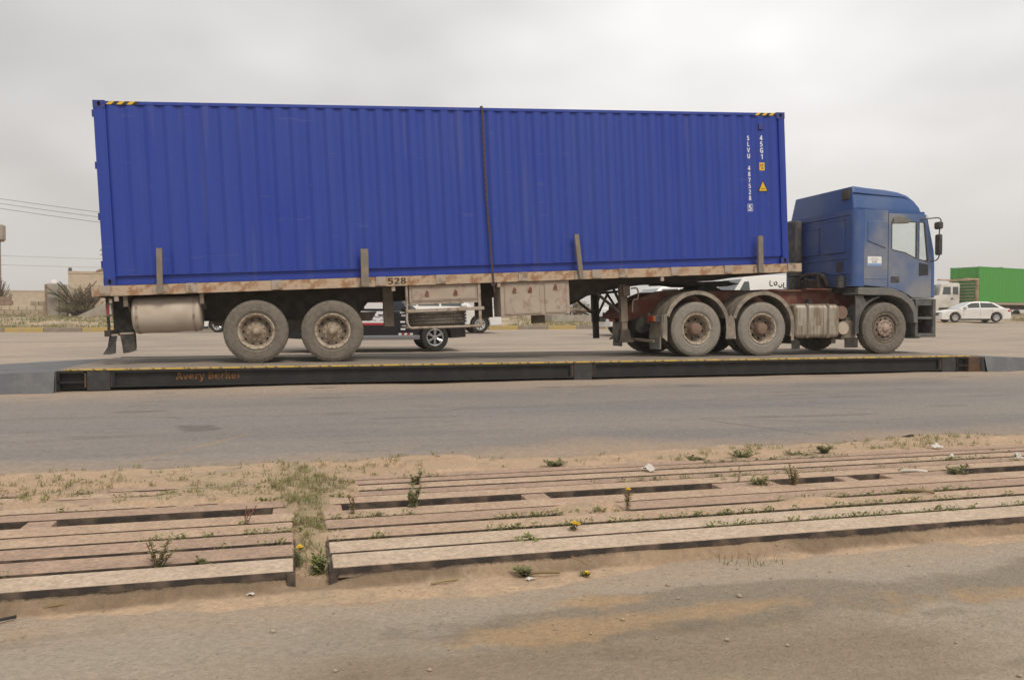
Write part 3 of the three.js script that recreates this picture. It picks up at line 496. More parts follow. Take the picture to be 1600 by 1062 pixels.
{
  const g = thing('flatbed_trailer', 'worn flatbed semi-trailer with rusty cream side rail carrying the blue container', 'trailer', [0, Y0, 0]); g.rotation.z = TILT;
  const P = (n, l, m, p = g) => obj(n, l, m, p);
  const ZN = 0.062, ZF = -CW - 0.062;
  for (const [z, s] of [[ZN, 1], [ZF, -1]]) {
    P('side_rail', [bx(-0.145, 12.40, -0.158, -0.006, z - s * 0.012, z), bx(-0.145, 12.40, -0.014, -0.005, z - s * 0.07, z - s * 0.0125), bx(-0.145, 12.40, -0.166, -0.1585, z - s * 0.08, z + s * 0.002)], M.rail);
    for (const u of [0.02, 1.30, 2.62, 4.32, 5.35, 6.82, 8.20, 8.72, 9.75, 10.85, 12.2]) P('stake_pocket', [bx(u - 0.085, u + 0.085, -0.155, -0.002, z, z + s * 0.02, 0.004)], M.railGrey);
  }
  P('end_rail', bx(12.402, 12.425, -0.166, -0.004, ZF + 0.01, ZN - 0.002), M.railGrey); P('end_rail', bx(-0.17, -0.147, -0.166, -0.004, ZF + 0.01, ZN - 0.002), M.railGrey);
  for (let i = 0; i < 10; i++) { const a = ZF + 0.075 + i * (ZN - ZF - 0.15) / 10; P('deck_plank', bx(-0.14, 12.39, -0.045, -0.004, a + 0.002, a + (ZN - ZF - 0.15) / 10 - 0.004), M.deckWood); }
  const st = (u0, v0, u1, v1, w, d) => P('stake', bar([u0, v0, ZN + 0.022 + d / 2], [u1, v1, ZN + 0.022 + d / 2], w, d), M.stake);
  st(0.835, -0.155, 0.86, 0.56, 0.085, 0.05); st(4.05, -0.155, 4.067, 0.47, 0.125, 0.06); st(7.895, -0.155, 7.83, 0.64, 0.08, 0.05); st(11.50, -0.16, 11.515, 0.535, 0.10, 0.05);
  for (const u of [0.835, 4.05, 7.895, 11.5]) P('stake_bracket', bx(u - 0.11, u + 0.11, -0.163, -0.03, ZN + 0.001, ZN + 0.0205), M.railGrey);
  for (let u = 0.2; u < 12.3; u += 0.61) P('crossmember', [bx(u - 0.035, u + 0.035, -0.06, -0.0455, ZF + 0.085, ZN - 0.085), bx(u - 0.005, u + 0.005, -0.142, -0.06, ZF + 0.085, ZN - 0.085), bx(u - 0.03, u + 0.03, -0.155, -0.142, ZF + 0.085, ZN - 0.085)], M.under);
  // main beams: deep behind, necked down over the tractor
  const prof = [[0.05, -0.157], [0.05, -0.42], [1.2, -0.62], [3.95, -0.64], [4.15, -0.40], [7.3, -0.40], [7.7, -0.60], [7.95, -0.61], [8.25, -0.46], [8.9, -0.335], [9.6, -0.27], [10.9, -0.26], [11.7, -0.175], [11.7, -0.157]];
  for (const z of [-0.70, -1.74]) P('main_beam', [ext(prof, z - 0.01, z + 0.01), ...prof.slice(1, 12).map((p, i) => bar([p[0], p[1] + 0.006, z], [prof[i + 2][0], prof[i + 2][1] + 0.006, z], 0.016, 0.14)), bx(0.05, 11.7, -0.172, -0.157, z - 0.07, z + 0.07)], M.under);
  for (const u of [0.6, 1.6, 2.9, 4.4, 5.5, 6.8]) P('beam_stiffener', bx(u - 0.01, u + 0.01, -0.38, -0.172, -0.688, -0.63), M.under);
  // running gear
  const A1 = loc(2.288, DH + TR), A2 = loc(3.518, DH + TR);
  for (const a of [A1, A2]) { P('axle', rod([a[0], a[1], -0.1], [a[0], a[1], -CW + 0.1], 0.075, 14), M.underTan); P('leaf_spring', [-0.78, -1.66].flatMap(z => [0, 1, 2, 3].map(k => ext([...arcPts(a[0], a[1] + 1.52 - k * 0.0, 1.36 + k * 0.02, 270 - 23 + k * 4, 270 + 23 - k * 4, 12), ...arcPts(a[0], a[1] + 1.52, 1.345 + k * 0.02, 270 + 23 - k * 4, 270 - 23 + k * 4, 12)], z - 0.04, z + 0.04))), M.under); axleWheels(g, a[0], a[1], ZC, 'trailer', true, a === A1 ? 0.3 : 0.9); }
  const my = (A1[1] + A2[1]) / 2;
  for (const [u, w, b] of [[A1[0] - 0.62, 0.16, -0.72], [(A1[0] + A2[0]) / 2, 0.24, -0.86], [A2[0] + 0.62, 0.2, -0.74]]) for (const z of [-0.78, -1.66]) P('spring_hanger', ext([[u - w, -0.58], [u + w, -0.58], [u + w * 0.5, b], [u - w * 0.5, b]], z - 0.06, z + 0.06), M.underTan);
  void my;
  P('brake_chamber', [A1, A2].flatMap(a => [rod([a[0] + 0.28, a[1] + 0.02, -0.62], [a[0] + 0.42, a[1] + 0.05, -0.62], 0.09, 14), rod([a[0] + 0.28, a[1] + 0.02, -1.82], [a[0] + 0.42, a[1] + 0.05, -1.82], 0.09, 14)]), M.under);
  // water tank behind the wheels
  const tk = [[0, 0], [0.24, 0], [0.283, 0.02], [0.295, 0.05], [0.295, 1.0], [0.283, 1.03], [0.24, 1.05], [0, 1.05]];
  const t = P('water_tank', lathe(tk, 40).rotateZ(-Math.PI / 2).translate(0.36, -0.482, -0.32), M.tank);
  for (const u of [0.44, 1.30]) P('tank_band', lathe([[0.298, -0.02], [0.302, -0.02], [0.302, 0.02], [0.298, 0.02]], 40).rotateZ(-Math.PI / 2).translate(u, -0.482, -0.32), M.railGrey, t);
  for (const u of [0.30, 1.44]) P('tank_bracket', [bx(u - 0.03, u + 0.03, -0.34, -0.166, -0.06, 0.0), bar([u, -0.2, -0.05], [u + 0.02, -0.42, -0.32], 0.03)], M.underTan);
  // rear end: lamp panel, mud flaps
  P('rear_panel', bx(0.03, 0.34, -0.76, -0.168, -0.42, -0.40), M.rubber); P('rear_bumper', [bx(-0.06, 0.03, -0.80, -0.70, ZF + 0.2, ZN - 0.18, 0.01), bx(-0.03, 0.0, -0.70, -0.166, -0.3, -0.22), bx(-0.03, 0.0, -0.70, -0.166, -2.2, -2.12)], M.under);
  const lamp = P('tail_lamp', bx(-0.02, 0.085, -0.48, -0.27, -0.20, -0.13, 0.01), M.underTan); P('lens', bx(0.0, 0.035, -0.45, -0.30, -0.13, -0.118, 0.005), M.redLens, lamp); P('lens', bx(0.037, 0.065, -0.45, -0.30, -0.13, -0.118, 0.005), M.clearLens, lamp);
  P('flap_strip', bx(-0.01, 0.13, -0.795, -0.765, -0.22, -0.19), M.railGrey); P('flap_strip', bx(0.15, 0.355, -0.775, -0.75, -0.24, -0.21), M.railGrey);
  const flap = (pts, z, k) => { const e = ext(pts, z - 0.006, z + 0.006, 0); const p = e.attributes.position; for (let i = 0; i < p.count; i++) p.setZ(i, p.getZ(i) + k * Math.pow(-0.77 - p.getY(i), 2) * 4); e.computeVertexNormals(); return e; };
  P('mud_flap', flap([[0.0, -0.79], [0.115, -0.79], [0.095, -0.9], [0.10, -1.07], [0.02, -1.085], [-0.09, -1.08], [-0.03, -0.97]], -0.2, 0.3), M.rubber);
  P('mud_flap', flap([[0.15, -0.77], [0.35, -0.76], [0.36, -0.9], [0.40, -1.04], [0.30, -1.07], [0.2, -1.08], [0.18, -0.95]], -0.22, 0.25), M.rubber);
  P('mud_flap', bx(0.02, 0.034, -1.06, -0.8, -2.3, -1.75), M.rubber);
  for (const u of [0.15, 4.5, 6.35, 9.47]) P('hanging_lug', bx(u, u + 0.06, -0.25, -0.167, 0.0, 0.05), M.railGrey);
  // tool box over the spare-wheel cage
  const boxy = (u0, u1, v0, v1, doors) => {
    const b = P('tool_box', bx(u0, u1, v0, v1, -0.55, 0.0, 0.008), M.boxPaint);
    for (const [a, c, hs] of doors) {
      const d = P('box_door', [bx(a, c, v0 + 0.05, v1 - 0.04, 0.002, 0.012, 0.004)], M.boxPaint, g);
      P('door_rim', [bx(a - 0.016, c + 0.016, v1 - 0.038, v1 - 0.024, 0.0005, 0.016), bx(a - 0.016, c + 0.016, v0 + 0.034, v0 + 0.048, 0.0005, 0.016), bx(a - 0.016, a - 0.002, v0 + 0.0482, v1 - 0.0382, 0.0005, 0.016), bx(c + 0.002, c + 0.016, v0 + 0.0482, v1 - 0.0382, 0.0005, 0.016)], M.boxPaint, d);
      for (const [h, k] of hs) P('latch', [ext([[h - 0.035, k - 0.05], [h + 0.04, k - 0.055], [h + 0.03, k + 0.03], [h - 0.005, k + 0.05]], 0.0125, 0.03, 0.004), rod([h - 0.03, k - 0.02, 0.03], [h + 0.03, k + 0.01, 0.035], 0.009, 6)], M.rust, d);
    }
    return b;
  };
  boxy(4.80, 6.02, -0.47, -0.168, [[4.86, 5.96, [[5.10, -0.31], [5.60, -0.31]]]]);
  boxy(6.41, 7.69, -0.775, -0.168, [[6.50, 7.13, [[6.66, -0.31], [6.95, -0.31]]], [7.24, 7.62, [[7.42, -0.28]]]]);
  P('spare_cage', [tube([[4.755, -0.17, 0.02], [4.75, -0.5, 0.02], [4.745, -0.82, 0.02], [4.79, -0.89, 0.02], [4.9, -0.895, 0.02], [5.4, -0.905, 0.02], [6.03, -0.915, 0.02]], 0.022, 60, 8), bx(4.72, 6.10, -0.635, -0.575, 0.012, 0.045, 0.008), bx(6.0, 6.05, -0.93, -0.168, 0.002, 0.03, 0.005), bx(4.80, 6.02, -0.50, -0.472, -0.03, 0.008), bar([4.75, -0.88, 0.02], [4.75, -0.88, -1.0], 0.035), bar([6.03, -0.92, 0.02], [6.03, -0.92, -1.0], 0.035)], M.railGrey);
  P('frame_upright', bx(4.40, 4.58, -0.86, -0.158, -0.62, -0.5, 0.01), M.underTan); P('frame_upright', bx(6.10, 6.36, -0.8, -0.168, -0.8, -0.74), M.underTan);
  P('side_plate', bx(6.12, 6.40, -0.78, -0.168, -0.62, -0.6), M.under);
  P('air_reservoir', rod([7.30, -0.93, -0.75], [7.30, -0.64, -0.75], 0.13, 20), M.underTan);
  // landing legs
  for (const z of [-0.45, -1.98]) {
    const [u] = loc(8.93, 1.1), top = -0.27, b = loc(8.93, 0.62)[1];
    const l = P('landing_leg', [bx(u - 0.07, u + 0.07, b + 0.36, top, z - 0.06, z + 0.06, 0.01), bx(u - 0.055, u + 0.055, b + 0.02, b + 0.36, z - 0.047, z + 0.047)], z > -1 ? M.underTan : M.under);
    if (z > -1) P('foot', [bx(u - 0.14, u + 0.14, b - 0.02, b + 0.02, z - 0.12, z + 0.12), ext([[u - 0.12, b + 0.02], [u + 0.12, b + 0.02], [u + 0.08, b + 0.22], [u - 0.08, b + 0.22]], z + 0.05, z + 0.065), ext([[u - 0.12, b + 0.02], [u + 0.12, b + 0.02], [u + 0.08, b + 0.22], [u - 0.08, b + 0.22]], z - 0.065, z - 0.05)], M.under, l);
    P('leg_brace', [bar([u - 0.02, b + 0.5, z], [u - 0.5, -0.42, z - 0.05], 0.045), bar([u, -0.75, z], [u, -0.35, z > -1 ? -0.9 : -1.6], 0.04), bar([u, b + 0.4, z], [u, -0.4, z > -1 ? -1.3 : -1.2], 0.035)], M.under);
  }
  P('leg_shaft', rod([8.93 * 1.0 + 0.0, -0.4, -0.35], [8.93, -0.4, -2.0], 0.025, 8), M.under); P('gear_box', bx(8.86, 9.0, -0.5, -0.3, -0.39, -0.3, 0.02), M.underTan);
  P('crank_handle', tube([[9.0, -0.36, -0.28], [9.1, -0.36, -0.24], [9.12, -0.44, -0.22], [9.1, -0.56, -0.22], [9.02, -0.58, -0.22], [8.99, -0.8, -0.22]], 0.014, 30, 6), M.underTan);
  P('coupler_plate', bx(10.0, 11.3, -0.30, -0.272, -1.72, -0.72), M.grimeBlack); P('king_pin', rod([10.85, -0.40, ZC], [10.85, -0.30, ZC], 0.04, 12), M.grimeBlack);
  { const t0 = new TextGeometry('528', { font, size: 0.105, depth: 0.002, curveSegments: 4 }); t0.computeBoundingBox(); t0.scale(1.35, 1, 1).translate(4.43, -0.135, ZN + 0.004); P('number_plate', bx(4.405, 4.85, -0.155, -0.008, ZN + 0.0005, ZN + 0.004), M.rail); P('painted_number', t0, mat([0.05, 0.035, 0.022], 0.9)); }
}
console.log('trailer');
{ // spare tyre lying in the cage
  const c = [5.36 * Math.cos(TILT) + 0.735 * Math.sin(TILT), Y0 + 5.36 * Math.sin(TILT) - 0.735 * Math.cos(TILT)];
  const s = thing('spare_tyre', 'dusty spare tyre lying flat in the cage under the trailer tool box', 'tyre', [c[0], c[1] - 0.14, -0.56]); s.rotation.z = TILT;
  const R = 0.52, W = 0.27, pr = [[0.30, 0.03], [0.33, 0.0], [0.42, -0.004], [0.49, 0.02], [R, 0.05]], tr = [[R, 0.05]];
  for (const k of [0.3, 0.5, 0.7]) tr.push([R, W * k - 0.012], [R - 0.015, W * k - 0.008], [R - 0.015, W * k + 0.008], [R, W * k + 0.012]); tr.push([R, W - 0.05]);
  const lugs = []; for (let i = 0; i < 60; i++) for (const y of [0.05, 0.105, 0.165, 0.22]) lugs.push(new THREE.BoxGeometry(0.03, 0.034, 0.02).translate(0, y, R).rotateY(i / 60 * Math.PI * 2 + y * 0.3));
  obj('side_wall', [lathe(pr, 48), lathe([[R, W - 0.05], [0.49, W - 0.02], [0.42, W + 0.004], [0.33, W], [0.30, W - 0.03], [0.29, 0.12], [0.30, 0.03]], 48)], M.tyreDust, s);
  obj('tread', [lathe(tr, 48), ...lugs], M.tyreDust, s);
}
// ---------------------------------------------------------------- tractor unit
{
  const g = thing('tractor_truck', 'dusty blue high-roof tractor truck coupled to the container trailer', 'truck', [12.0, DH, -1.22]);
  const P = (n, l, m) => part(n, l, m, g), S = (n, l, m, p) => obj(n, l, m, p), crease = (x, a = 0.6) => toCreasedNormals(prep(x), a);
  const zc = -1.22, mir = z => 2 * zc - z;
  // chassis
  const railP = [[9.05, 1.04], [9.05, 1.19], [9.35, 1.42], [9.75, 1.575], [10.2, 1.59], [13.75, 1.59], [15.3, 1.35], [15.3, 1.05], [13.6, 1.02], [9.2, 1.02]];
  for (const z of [-0.80, -1.64]) P('chassis_rail', [ext(railP, z - 0.04, z + 0.04)], M.frameRed);
  P('chassis_crossmember', [9.12, 9.6, 10.9, 12.2, 13.2].map(x => bx(x - 0.05, x + 0.05, 1.08, 1.30, -1.59, -0.85)), M.frameRed);
  P('rear_crossmember', [bx(9.0, 9.05, 1.05, 1.17, -1.75, -0.6)], M.frameRed);
  P('sub_frame', [bx(12.0, 13.62, 1.592, 1.625, -1.75, -0.68), bx(12.9, 13.5, 1.626, 1.65, -1.5, -0.5)], M.frameRed);
  P('fifth_wheel', [ext([[10.15, 1.73], [10.5, 1.775], [11.35, 1.775], [11.55, 1.74], [11.3, 1.69], [10.5, 1.69]], -1.68, -0.76, 0.01), ext([[10.55, 1.59], [11.25, 1.59], [11.05, 1.69], [10.75, 1.69]], -1.6, -0.84), bx(10.2, 11.6, 1.592, 1.612, -1.75, -0.7)], M.grimeBlack);
  for (const [x] of [[10.215], [11.602]]) P('axle', [rod([x, DH + TR, -0.15], [x, DH + TR, -2.29], 0.08, 14), lathe([[0, -0.24], [0.14, -0.2], [0.21, 0], [0.14, 0.2], [0, 0.24]], 16).rotateX(Math.PI / 2).translate(x, DH + TR, zc)], M.grimeBlack);
  P('axle', rod([14.36, DH + TR - 0.06, -0.15], [14.36, DH + TR - 0.06, -2.29], 0.065, 12), M.grimeBlack);
  P('leaf_spring', [-0.72, -1.72].flatMap(z => [bx(10.3, 11.5, 0.92, 1.04, z - 0.045, z + 0.045), bx(13.6, 15.1, 0.86, 0.94, z - 0.04, z + 0.04)]), M.grimeBlack);
  P('propeller_shaft', rod([11.4, 0.95, zc], [13.6, 1.1, zc], 0.06, 12), M.grimeBlack); P('gear_box', [bx(12.9, 14.0, 0.95, 1.35, -1.5, -0.95, 0.08), bx(13.9, 15.2, 0.9, 1.5, -1.55, -0.9, 0.08)], M.grimeBlack);
  axleWheels(Object.assign(g, {}), 10.215 - 12, TR, 0.0, 'drive', true, 0.2); axleWheels(g, 11.602 - 12, TR, 0.0, 'drive', true, 1.1); axleWheels(g, 14.36 - 12, TR, 0.0, 'front', false, 0.5);
  // rear mudguards
  for (const s of [1, -1]) {
    const Z = (a, b) => s > 0 ? [a, b] : [mir(b), mir(a)];
    const [z0, z1] = Z(-0.62, 0.035), [f0, f1] = Z(0.0352, 0.05);
    for (const [cx, a0, a1] of [[10.215, 14, 163], [11.602, 4, 166]]) {
      const cy = DH + TR + 0.05, q = P('mudguard', [ext(band(cx, cy, 0.648, 0.665, a0, a1, 22), z0, z1)], M.fender);
      S('guard_lip', [ext(band(cx, cy, 0.60, 0.672, a0 - (cx > 11 ? 22 : 18), a1, 22), f0, f1)], M.fender, q);
      if (cx > 11) S('guard_skirt', ext([[cx + 0.60, 0.62], [cx + 0.66, 0.62], [cx + 0.672, cy + 0.02], [cx + 0.604, cy + 0.02]], f0, f1 - 0.002), M.fender, q);
    }
    P('guard_bridge', [ext([[10.80, 0.66], [11.02, 0.66], [10.985, 1.02], [10.91, 1.13], [10.835, 1.02]], f0 - s * 0.004, f1 + s * 0.002, 0.003)], M.fender);
    const [b0, b1] = Z(-0.56, 0.03);
    const fl = P('rear_flap', [bx(9.50, 9.525, 0.68, 1.12, b0, b1, 0.006), ext([[9.51, 0.70], [9.60, 0.62], [9.60, 1.0], [9.585, 1.13], [9.53, 1.13]], f0, f1)], M.fender);
    S('lower_flap', bx(9.47, 9.50, 0.47, 0.70, b0 + 0.1, b1 - 0.03, 0.004), M.plasticGrey, fl);
    const [l0, l1] = Z(-0.40, -0.03); const lp = P('tail_lamp', bx(9.40, 9.50, 0.98, 1.11, l0, l1, 0.012), M.plastic);
    S('red_lens', bx(9.385, 9.40, 0.995, 1.095, l0 + 0.02, (l0 + l1) / 2 + 0.07, 0.004), M.redLens, lp); S('orange_lens', bx(9.385, 9.40, 0.995, 1.095, (l0 + l1) / 2 + 0.075, l1 - 0.01, 0.004), M.orangeLens, lp);
    P('lamp_bracket', [bx(9.44, 9.47, 0.95, 1.15, s > 0 ? -0.65 : mir(-0.45), s > 0 ? -0.45 : mir(-0.65)), bar([9.4, 0.62, s > 0 ? -0.1 : mir(-0.1)], [9.2, 0.66, s > 0 ? -0.75 : mir(-0.75)], 0.04)], M.underTan);
  }
  P('air_tank', rod([9.35, 0.92, -0.5], [9.35, 0.92, -0.72], 0.15, 20), M.grimeBlack);
  // aluminium fuel tank and boxes ahead of it
  const ft = P('fuel_tank', bx(12.33, 13.36, 0.66, 1.325, -0.70, -0.03, 0.09), M.alu);
  for (const x of [12.62, 13.08]) S('tank_strap', bx(x - 0.035, x + 0.035, 0.652, 1.333, -0.708, -0.022, 0.03), M.underTan, ft); S('filler_cap', [rod([12.75, 1.32, -0.2], [12.75, 1.40, -0.2], 0.07, 16), rod([12.75, 1.40, -0.2], [12.75, 1.43, -0.2], 0.05, 16)], M.grimeBlack, ft);
  P('tank_support', [bx(12.30, 12.45, 0.55, 0.66, -0.5, -0.1), bx(13.2, 13.3, 0.55, 0.66, -0.5, -0.1)], M.grimeBlack);
  P('air_tank', [rod([13.44, 1.16, -0.1], [13.44, 1.16, -0.75], 0.13, 20)], M.hubRed); P('air_tank', [rod([13.46, 0.85, -0.08], [13.46, 0.85, -0.75], 0.125, 20)], M.tank);
  P('battery_box', [bx(13.46, 13.80, 0.62, 1.0, -0.6, -0.14, 0.02), bx(13.60, 13.72, 1.0, 1.06, -0.5, -0.2)], M.underTan); P('side_flap', bx(13.50, 13.80, 0.46, 0.66, -0.10, -0.085), M.rubber);
  P('side_flap', bx(12.32, 12.5, 0.44, 0.60, -0.12, -0.105), M.rubber);
  // ---- cab shell
  const xr = 13.63, yb = 1.68, yt = 3.20;
  // rear wall with rounded corners
  const plan = (o) => { const r = 0.13 - o, x0 = xr + o, z0 = 0.0 - o, z1 = 2 * zc + o, p = []; p.push([13.86, z0]); for (let i = 0; i <= 8; i++) { const a = Math.PI / 2 + i / 8 * Math.PI / 2; p.push([x0 + r + r * Math.cos(a), z0 - r + r * Math.sin(a)]); } for (let i = 0; i <= 8; i++) { const a = Math.PI + i / 8 * Math.PI / 2; p.push([x0 + r + r * Math.cos(a), z1 + r + r * Math.sin(a)]); } p.push([13.86, z1]); return p; };
  const ring = [...plan(0), ...plan(0.035).reverse()];
  const rw = crease(ext(ring.map(([x, z]) => [x, -z]), 0, yt - yb).rotateX(-Math.PI / 2).translate(0, yb, 0), 0.5);
  const back = P('rear_wall', rw, M.cabBack);
  const press = (z0, z1, y0, y1) => S('pressed_panel', [bx(xr - 0.022, xr + 0.01, y0, y1, z0, z1, 0.02), bx(xr - 0.034, xr + 0.01, y0 - 0.03, y0 + 0.008, z0 - 0.03, z1 + 0.03, 0.014), bx(xr - 0.03, xr + 0.01, y1 - 0.005, y1 + 0.02, z0 - 0.02, z1 + 0.02, 0.012)], M.cabBack, back);
  press(-2.22, -2.04, 2.35, 2.98); press(-1.83, -1.13, 2.40, 2.92); press(-0.92, -0.30, 2.40, 3.03);
  S('swage_line', [bx(xr - 0.016, xr + 0.01, 2.235, 2.262, -2.3, -0.2, 0.01), bx(xr - 0.016, xr + 0.01, 1.93, 1.957, -2.3, -1.75, 0.01), bx(xr - 0.016, xr + 0.01, 1.93, 1.957, -0.7, -0.15, 0.01), tubeZ([[-1.76, 1.945], [-1.5, 2.0], [-1.2, 2.01], [-0.95, 2.0], [-0.69, 1.945]], xr - 0.002, 0.013), bx(xr - 0.018, xr + 0.01, 3.10, 3.125, -2.3, -0.1, 0.01)], M.cabBack, back);
  for (const [z0, z1] of [[-0.55, -0.33], [-2.26, -2.04]]) for (let i = 0; i < 6; i++) S('vent_slat', bx(xr - 0.012, xr + 0.004, 1.99 + i * 0.036, 2.012 + i * 0.036, z0, z1), M.plastic, back);
  // side: rear quarter and door, with the window cut out
  const winA = [[14.50, 2.42], [14.82, 2.36], [15.09, 2.245], [15.09, 2.985], [14.52, 2.985], [14.50, 2.95]].reverse(), winB = [[15.145, 2.235], [15.365, 2.19], [15.275, 2.985], [15.145, 2.985]].reverse();
  const quarter = [[13.862, 1.70], [14.415, 1.66], [14.415, yt], [13.862, yt]];
  const door = [[14.425, 1.655], [14.53, 1.64], [14.74, 1.59], [14.93, 1.50], [15.0, 1.46], [15.45, 1.46], [15.45, 2.38], [15.33, 3.14], [14.425, 3.14]];
  for (const s of [1, -1]) {
    const Z = (a, b) => s > 0 ? [a, b] : [mir(a), mir(b)];
    const q = P('side_panel', ext(quarter, ...Z(-0.04, 0.0), 0.006), s > 0 ? M.cabDust : M.cab);
    S('pressed_panel', [ext([[13.94, 2.58], [14.36, 2.44], [14.36, 2.98], [13.98, 2.99], [13.94, 2.95]], ...Z(-0.01, 0.018), 0.013)], s > 0 ? M.cabDust : M.cab, q);
    S('belt_crease', [bx(13.88, 14.40, 1.825, 1.84, ...Z(-0.01, 0.008), 0.004)], s > 0 ? M.cabDust : M.cab, q);
    const d = P('door', ext(door, ...Z(-0.04, 0.002), 0.008, [winA, winB]), s > 0 ? M.cabDust : M.cab);
    P('window_pane', ext(winA.slice().reverse(), ...Z(-0.024, -0.02)), M.glass); P('window_pane', ext(winB.slice().reverse(), ...Z(-0.024, -0.02)), M.glass);
    const gw = (pts, w) => { const o = [], n = pts.length; for (let i = 0; i < n; i++) { const a = pts[i], b = pts[(i + 1) % n]; o.push(bar([a[0], a[1], s > 0 ? -0.004 : mir(-0.004)], [b[0], b[1], s > 0 ? -0.004 : mir(-0.004)], w, 0.016)); } return o; };
    S('window_seal', [...gw(winA, 0.022), ...gw(winB, 0.022)], M.plastic, d);
    S('lower_pane', ext([[15.15, 1.90], [15.37, 1.92], [15.365, 2.13], [15.15, 2.17]], ...Z(-0.002, 0.008), 0.003), M.tinted, d);
    S('door_handle', bx(14.49, 14.68, 1.765, 1.885, ...Z(-0.005, 0.014), 0.008), M.plastic, d);
    S('rain_visor', ext([[14.50, 2.93], [14.86, 2.95], [14.93, 3.0], [14.80, 3.075], [14.62, 3.10], [14.52, 3.04]], ...Z(0.0, 0.05), 0.02), M.plasticGrey, d);
    // front pillar and corner
    P('front_corner', [ext([[15.455, 1.46], [15.545, 1.46], [15.545, 2.10], [15.535, 2.24], [15.455, 2.24]], ...Z(-0.30, -0.012), 0.02), ext([[15.455, 2.24], [15.535, 2.24], [15.52, 2.42], [15.345, 3.14], [15.335, 3.14], [15.455, 2.38]], ...Z(-0.085, -0.012), 0.012)], M.cab);
    // wing over the front wheel, step block
    const arch = [[13.70, 1.52], [13.72, 1.66], [14.40, 1.655], [14.56, 1.63], [14.80, 1.545], [15.0, 1.40], [15.09, 1.20], [15.12, 0.95], [15.03, 0.95], [15.0, 1.16], [14.90, 1.32], [14.72, 1.44], [14.50, 1.50], [14.36, 1.51], [14.0, 1.505]];
    P('wheel_arch', [ext(arch, ...Z(-0.45, 0.032), 0.012)], M.plasticGrey);
    P('inner_guard', [ext(band(14.36, 0.87, 0.60, 0.625, 100, 192, 16), ...Z(-0.5, -0.02)), ext([[13.70, 1.50], [13.86, 1.50], [13.96, 1.34], [13.80, 1.10], [13.74, 0.72], [13.70, 0.72]], ...Z(-0.06, -0.03))], M.fenderDark);
    const st = P('step_block', [bx(15.075, 15.14, 0.68, 1.44, ...Z(-0.5, 0.01), 0.015), bx(15.50, 15.58, 0.70, 1.44, ...Z(-0.5, 0.0), 0.02), bx(15.075, 15.57, 0.66, 0.72, ...Z(-0.5, 0.014), 0.015), bx(15.14, 15.50, 1.02, 1.06, ...Z(-0.5, -0.01), 0.008), bx(15.10, 15.56, 1.30, 1.44, ...Z(-0.5, -0.03), 0.01)], M.fenderDark);
    S('step_back', bx(15.13, 15.51, 0.70, 1.32, ...Z(-0.3, -0.28)), M.grimeBlack, st); S('step_tread', [bx(15.15, 15.49, 0.722, 0.735, ...Z(-0.27, 0.0)), bx(15.15, 15.49, 1.062, 1.074, ...Z(-0.27, -0.02))], M.plasticGrey, st);
    // mirrors
    const m = P('mirror', [bx(15.41, 15.49, 2.31, 2.73, ...Z(0.12, 0.27), 0.035)], M.plastic); S('upper_mirror', bx(15.40, 15.50, 2.83, 2.98, ...Z(0.10, 0.28), 0.04), M.plastic, m);
    S('mirror_arm', [tube([[15.18, 3.04, s > 0 ? 0.0 : mir(0)], [15.30, 3.05, s > 0 ? 0.10 : mir(0.1)], [15.46, 3.05, s > 0 ? 0.20 : mir(0.2)], [15.49, 2.98, s > 0 ? 0.21 : mir(0.21)], [15.46, 2.8, s > 0 ? 0.2 : mir(0.2)], [15.46, 2.3, s > 0 ? 0.2 : mir(0.2)], [15.47, 2.22, s > 0 ? 0.12 : mir(0.12)], [15.44, 2.2, s > 0 ? 0.0 : mir(0)]], 0.012, 60, 7)], M.plastic, m);
  }
  const stick = P('door_sticker', bx(13.945, 14.265, 2.095, 2.275, 0.0005, 0.0022), M.white); S('sticker_band', bx(13.95, 14.26, 2.10, 2.135, 0.0023, 0.003), mat([0.14, 0.30, 0.62], 0.6), stick);
  { const lt = (t, s, x, y, m) => { const q = new TextGeometry(t, { font, size: s, depth: 0.0006, curveSegments: 2 }); q.translate(x, y, 0.0024); S('sticker_print', q, m, stick); }; lt('2336', 0.042, 14.035, 2.148, mat([0.13, 0.13, 0.14], 0.8)); S('sticker_print', [bx(14.0, 14.21, 2.212, 2.222, 0.0023, 0.003), bx(14.03, 14.18, 2.236, 2.243, 0.0023, 0.003)], mat([0.35, 0.24, 0.2], 0.8), stick); }
  // front and roof
  P('front_panel', [bx(15.50, 15.56, 1.46, 2.24, mir(-0.29), -0.29, 0.02)], M.cab); P('bumper', bx(15.40, 15.68, 0.62, 1.42, mir(-0.51), -0.51, 0.05), M.plasticGrey);
  { const w = ext([[15.535, 2.26], [15.54, 2.26], [15.365, 3.12], [15.36, 3.12]], mir(-0.09), -0.09); P('windshield', w, M.glass); }
  P('header', bx(13.87, 15.32, 3.145, 3.2, mir(-0.05), -0.05), M.cab); P('cab_floor', bx(13.7, 15.48, 1.56, 1.66, mir(-0.06), -0.06), M.plastic);
  for (const z of [-0.45, -1.98]) P('seat', [bx(14.2, 14.72, 1.9, 2.08, z - 0.26, z + 0.26, 0.06), bx(14.05, 14.22, 2.0, 2.62, z - 0.25, z + 0.25, 0.06), bx(14.08, 14.2, 2.66, 2.86, z - 0.14, z + 0.14, 0.05), bx(14.3, 14.6, 1.66, 1.9, z - 0.2, z + 0.2)], M.plastic);
  P('dashboard', bx(15.1, 15.46, 1.9, 2.2, mir(-0.06), -0.06, 0.06), M.plastic); P('steering_wheel', [new THREE.TorusGeometry(0.22, 0.018, 8, 28).rotateY(Math.PI / 2).rotateZ(0.9).translate(14.92, 2.33, -1.95), rod([14.92, 2.33, -1.95], [15.2, 2.1, -1.95], 0.02, 8)], M.plastic);
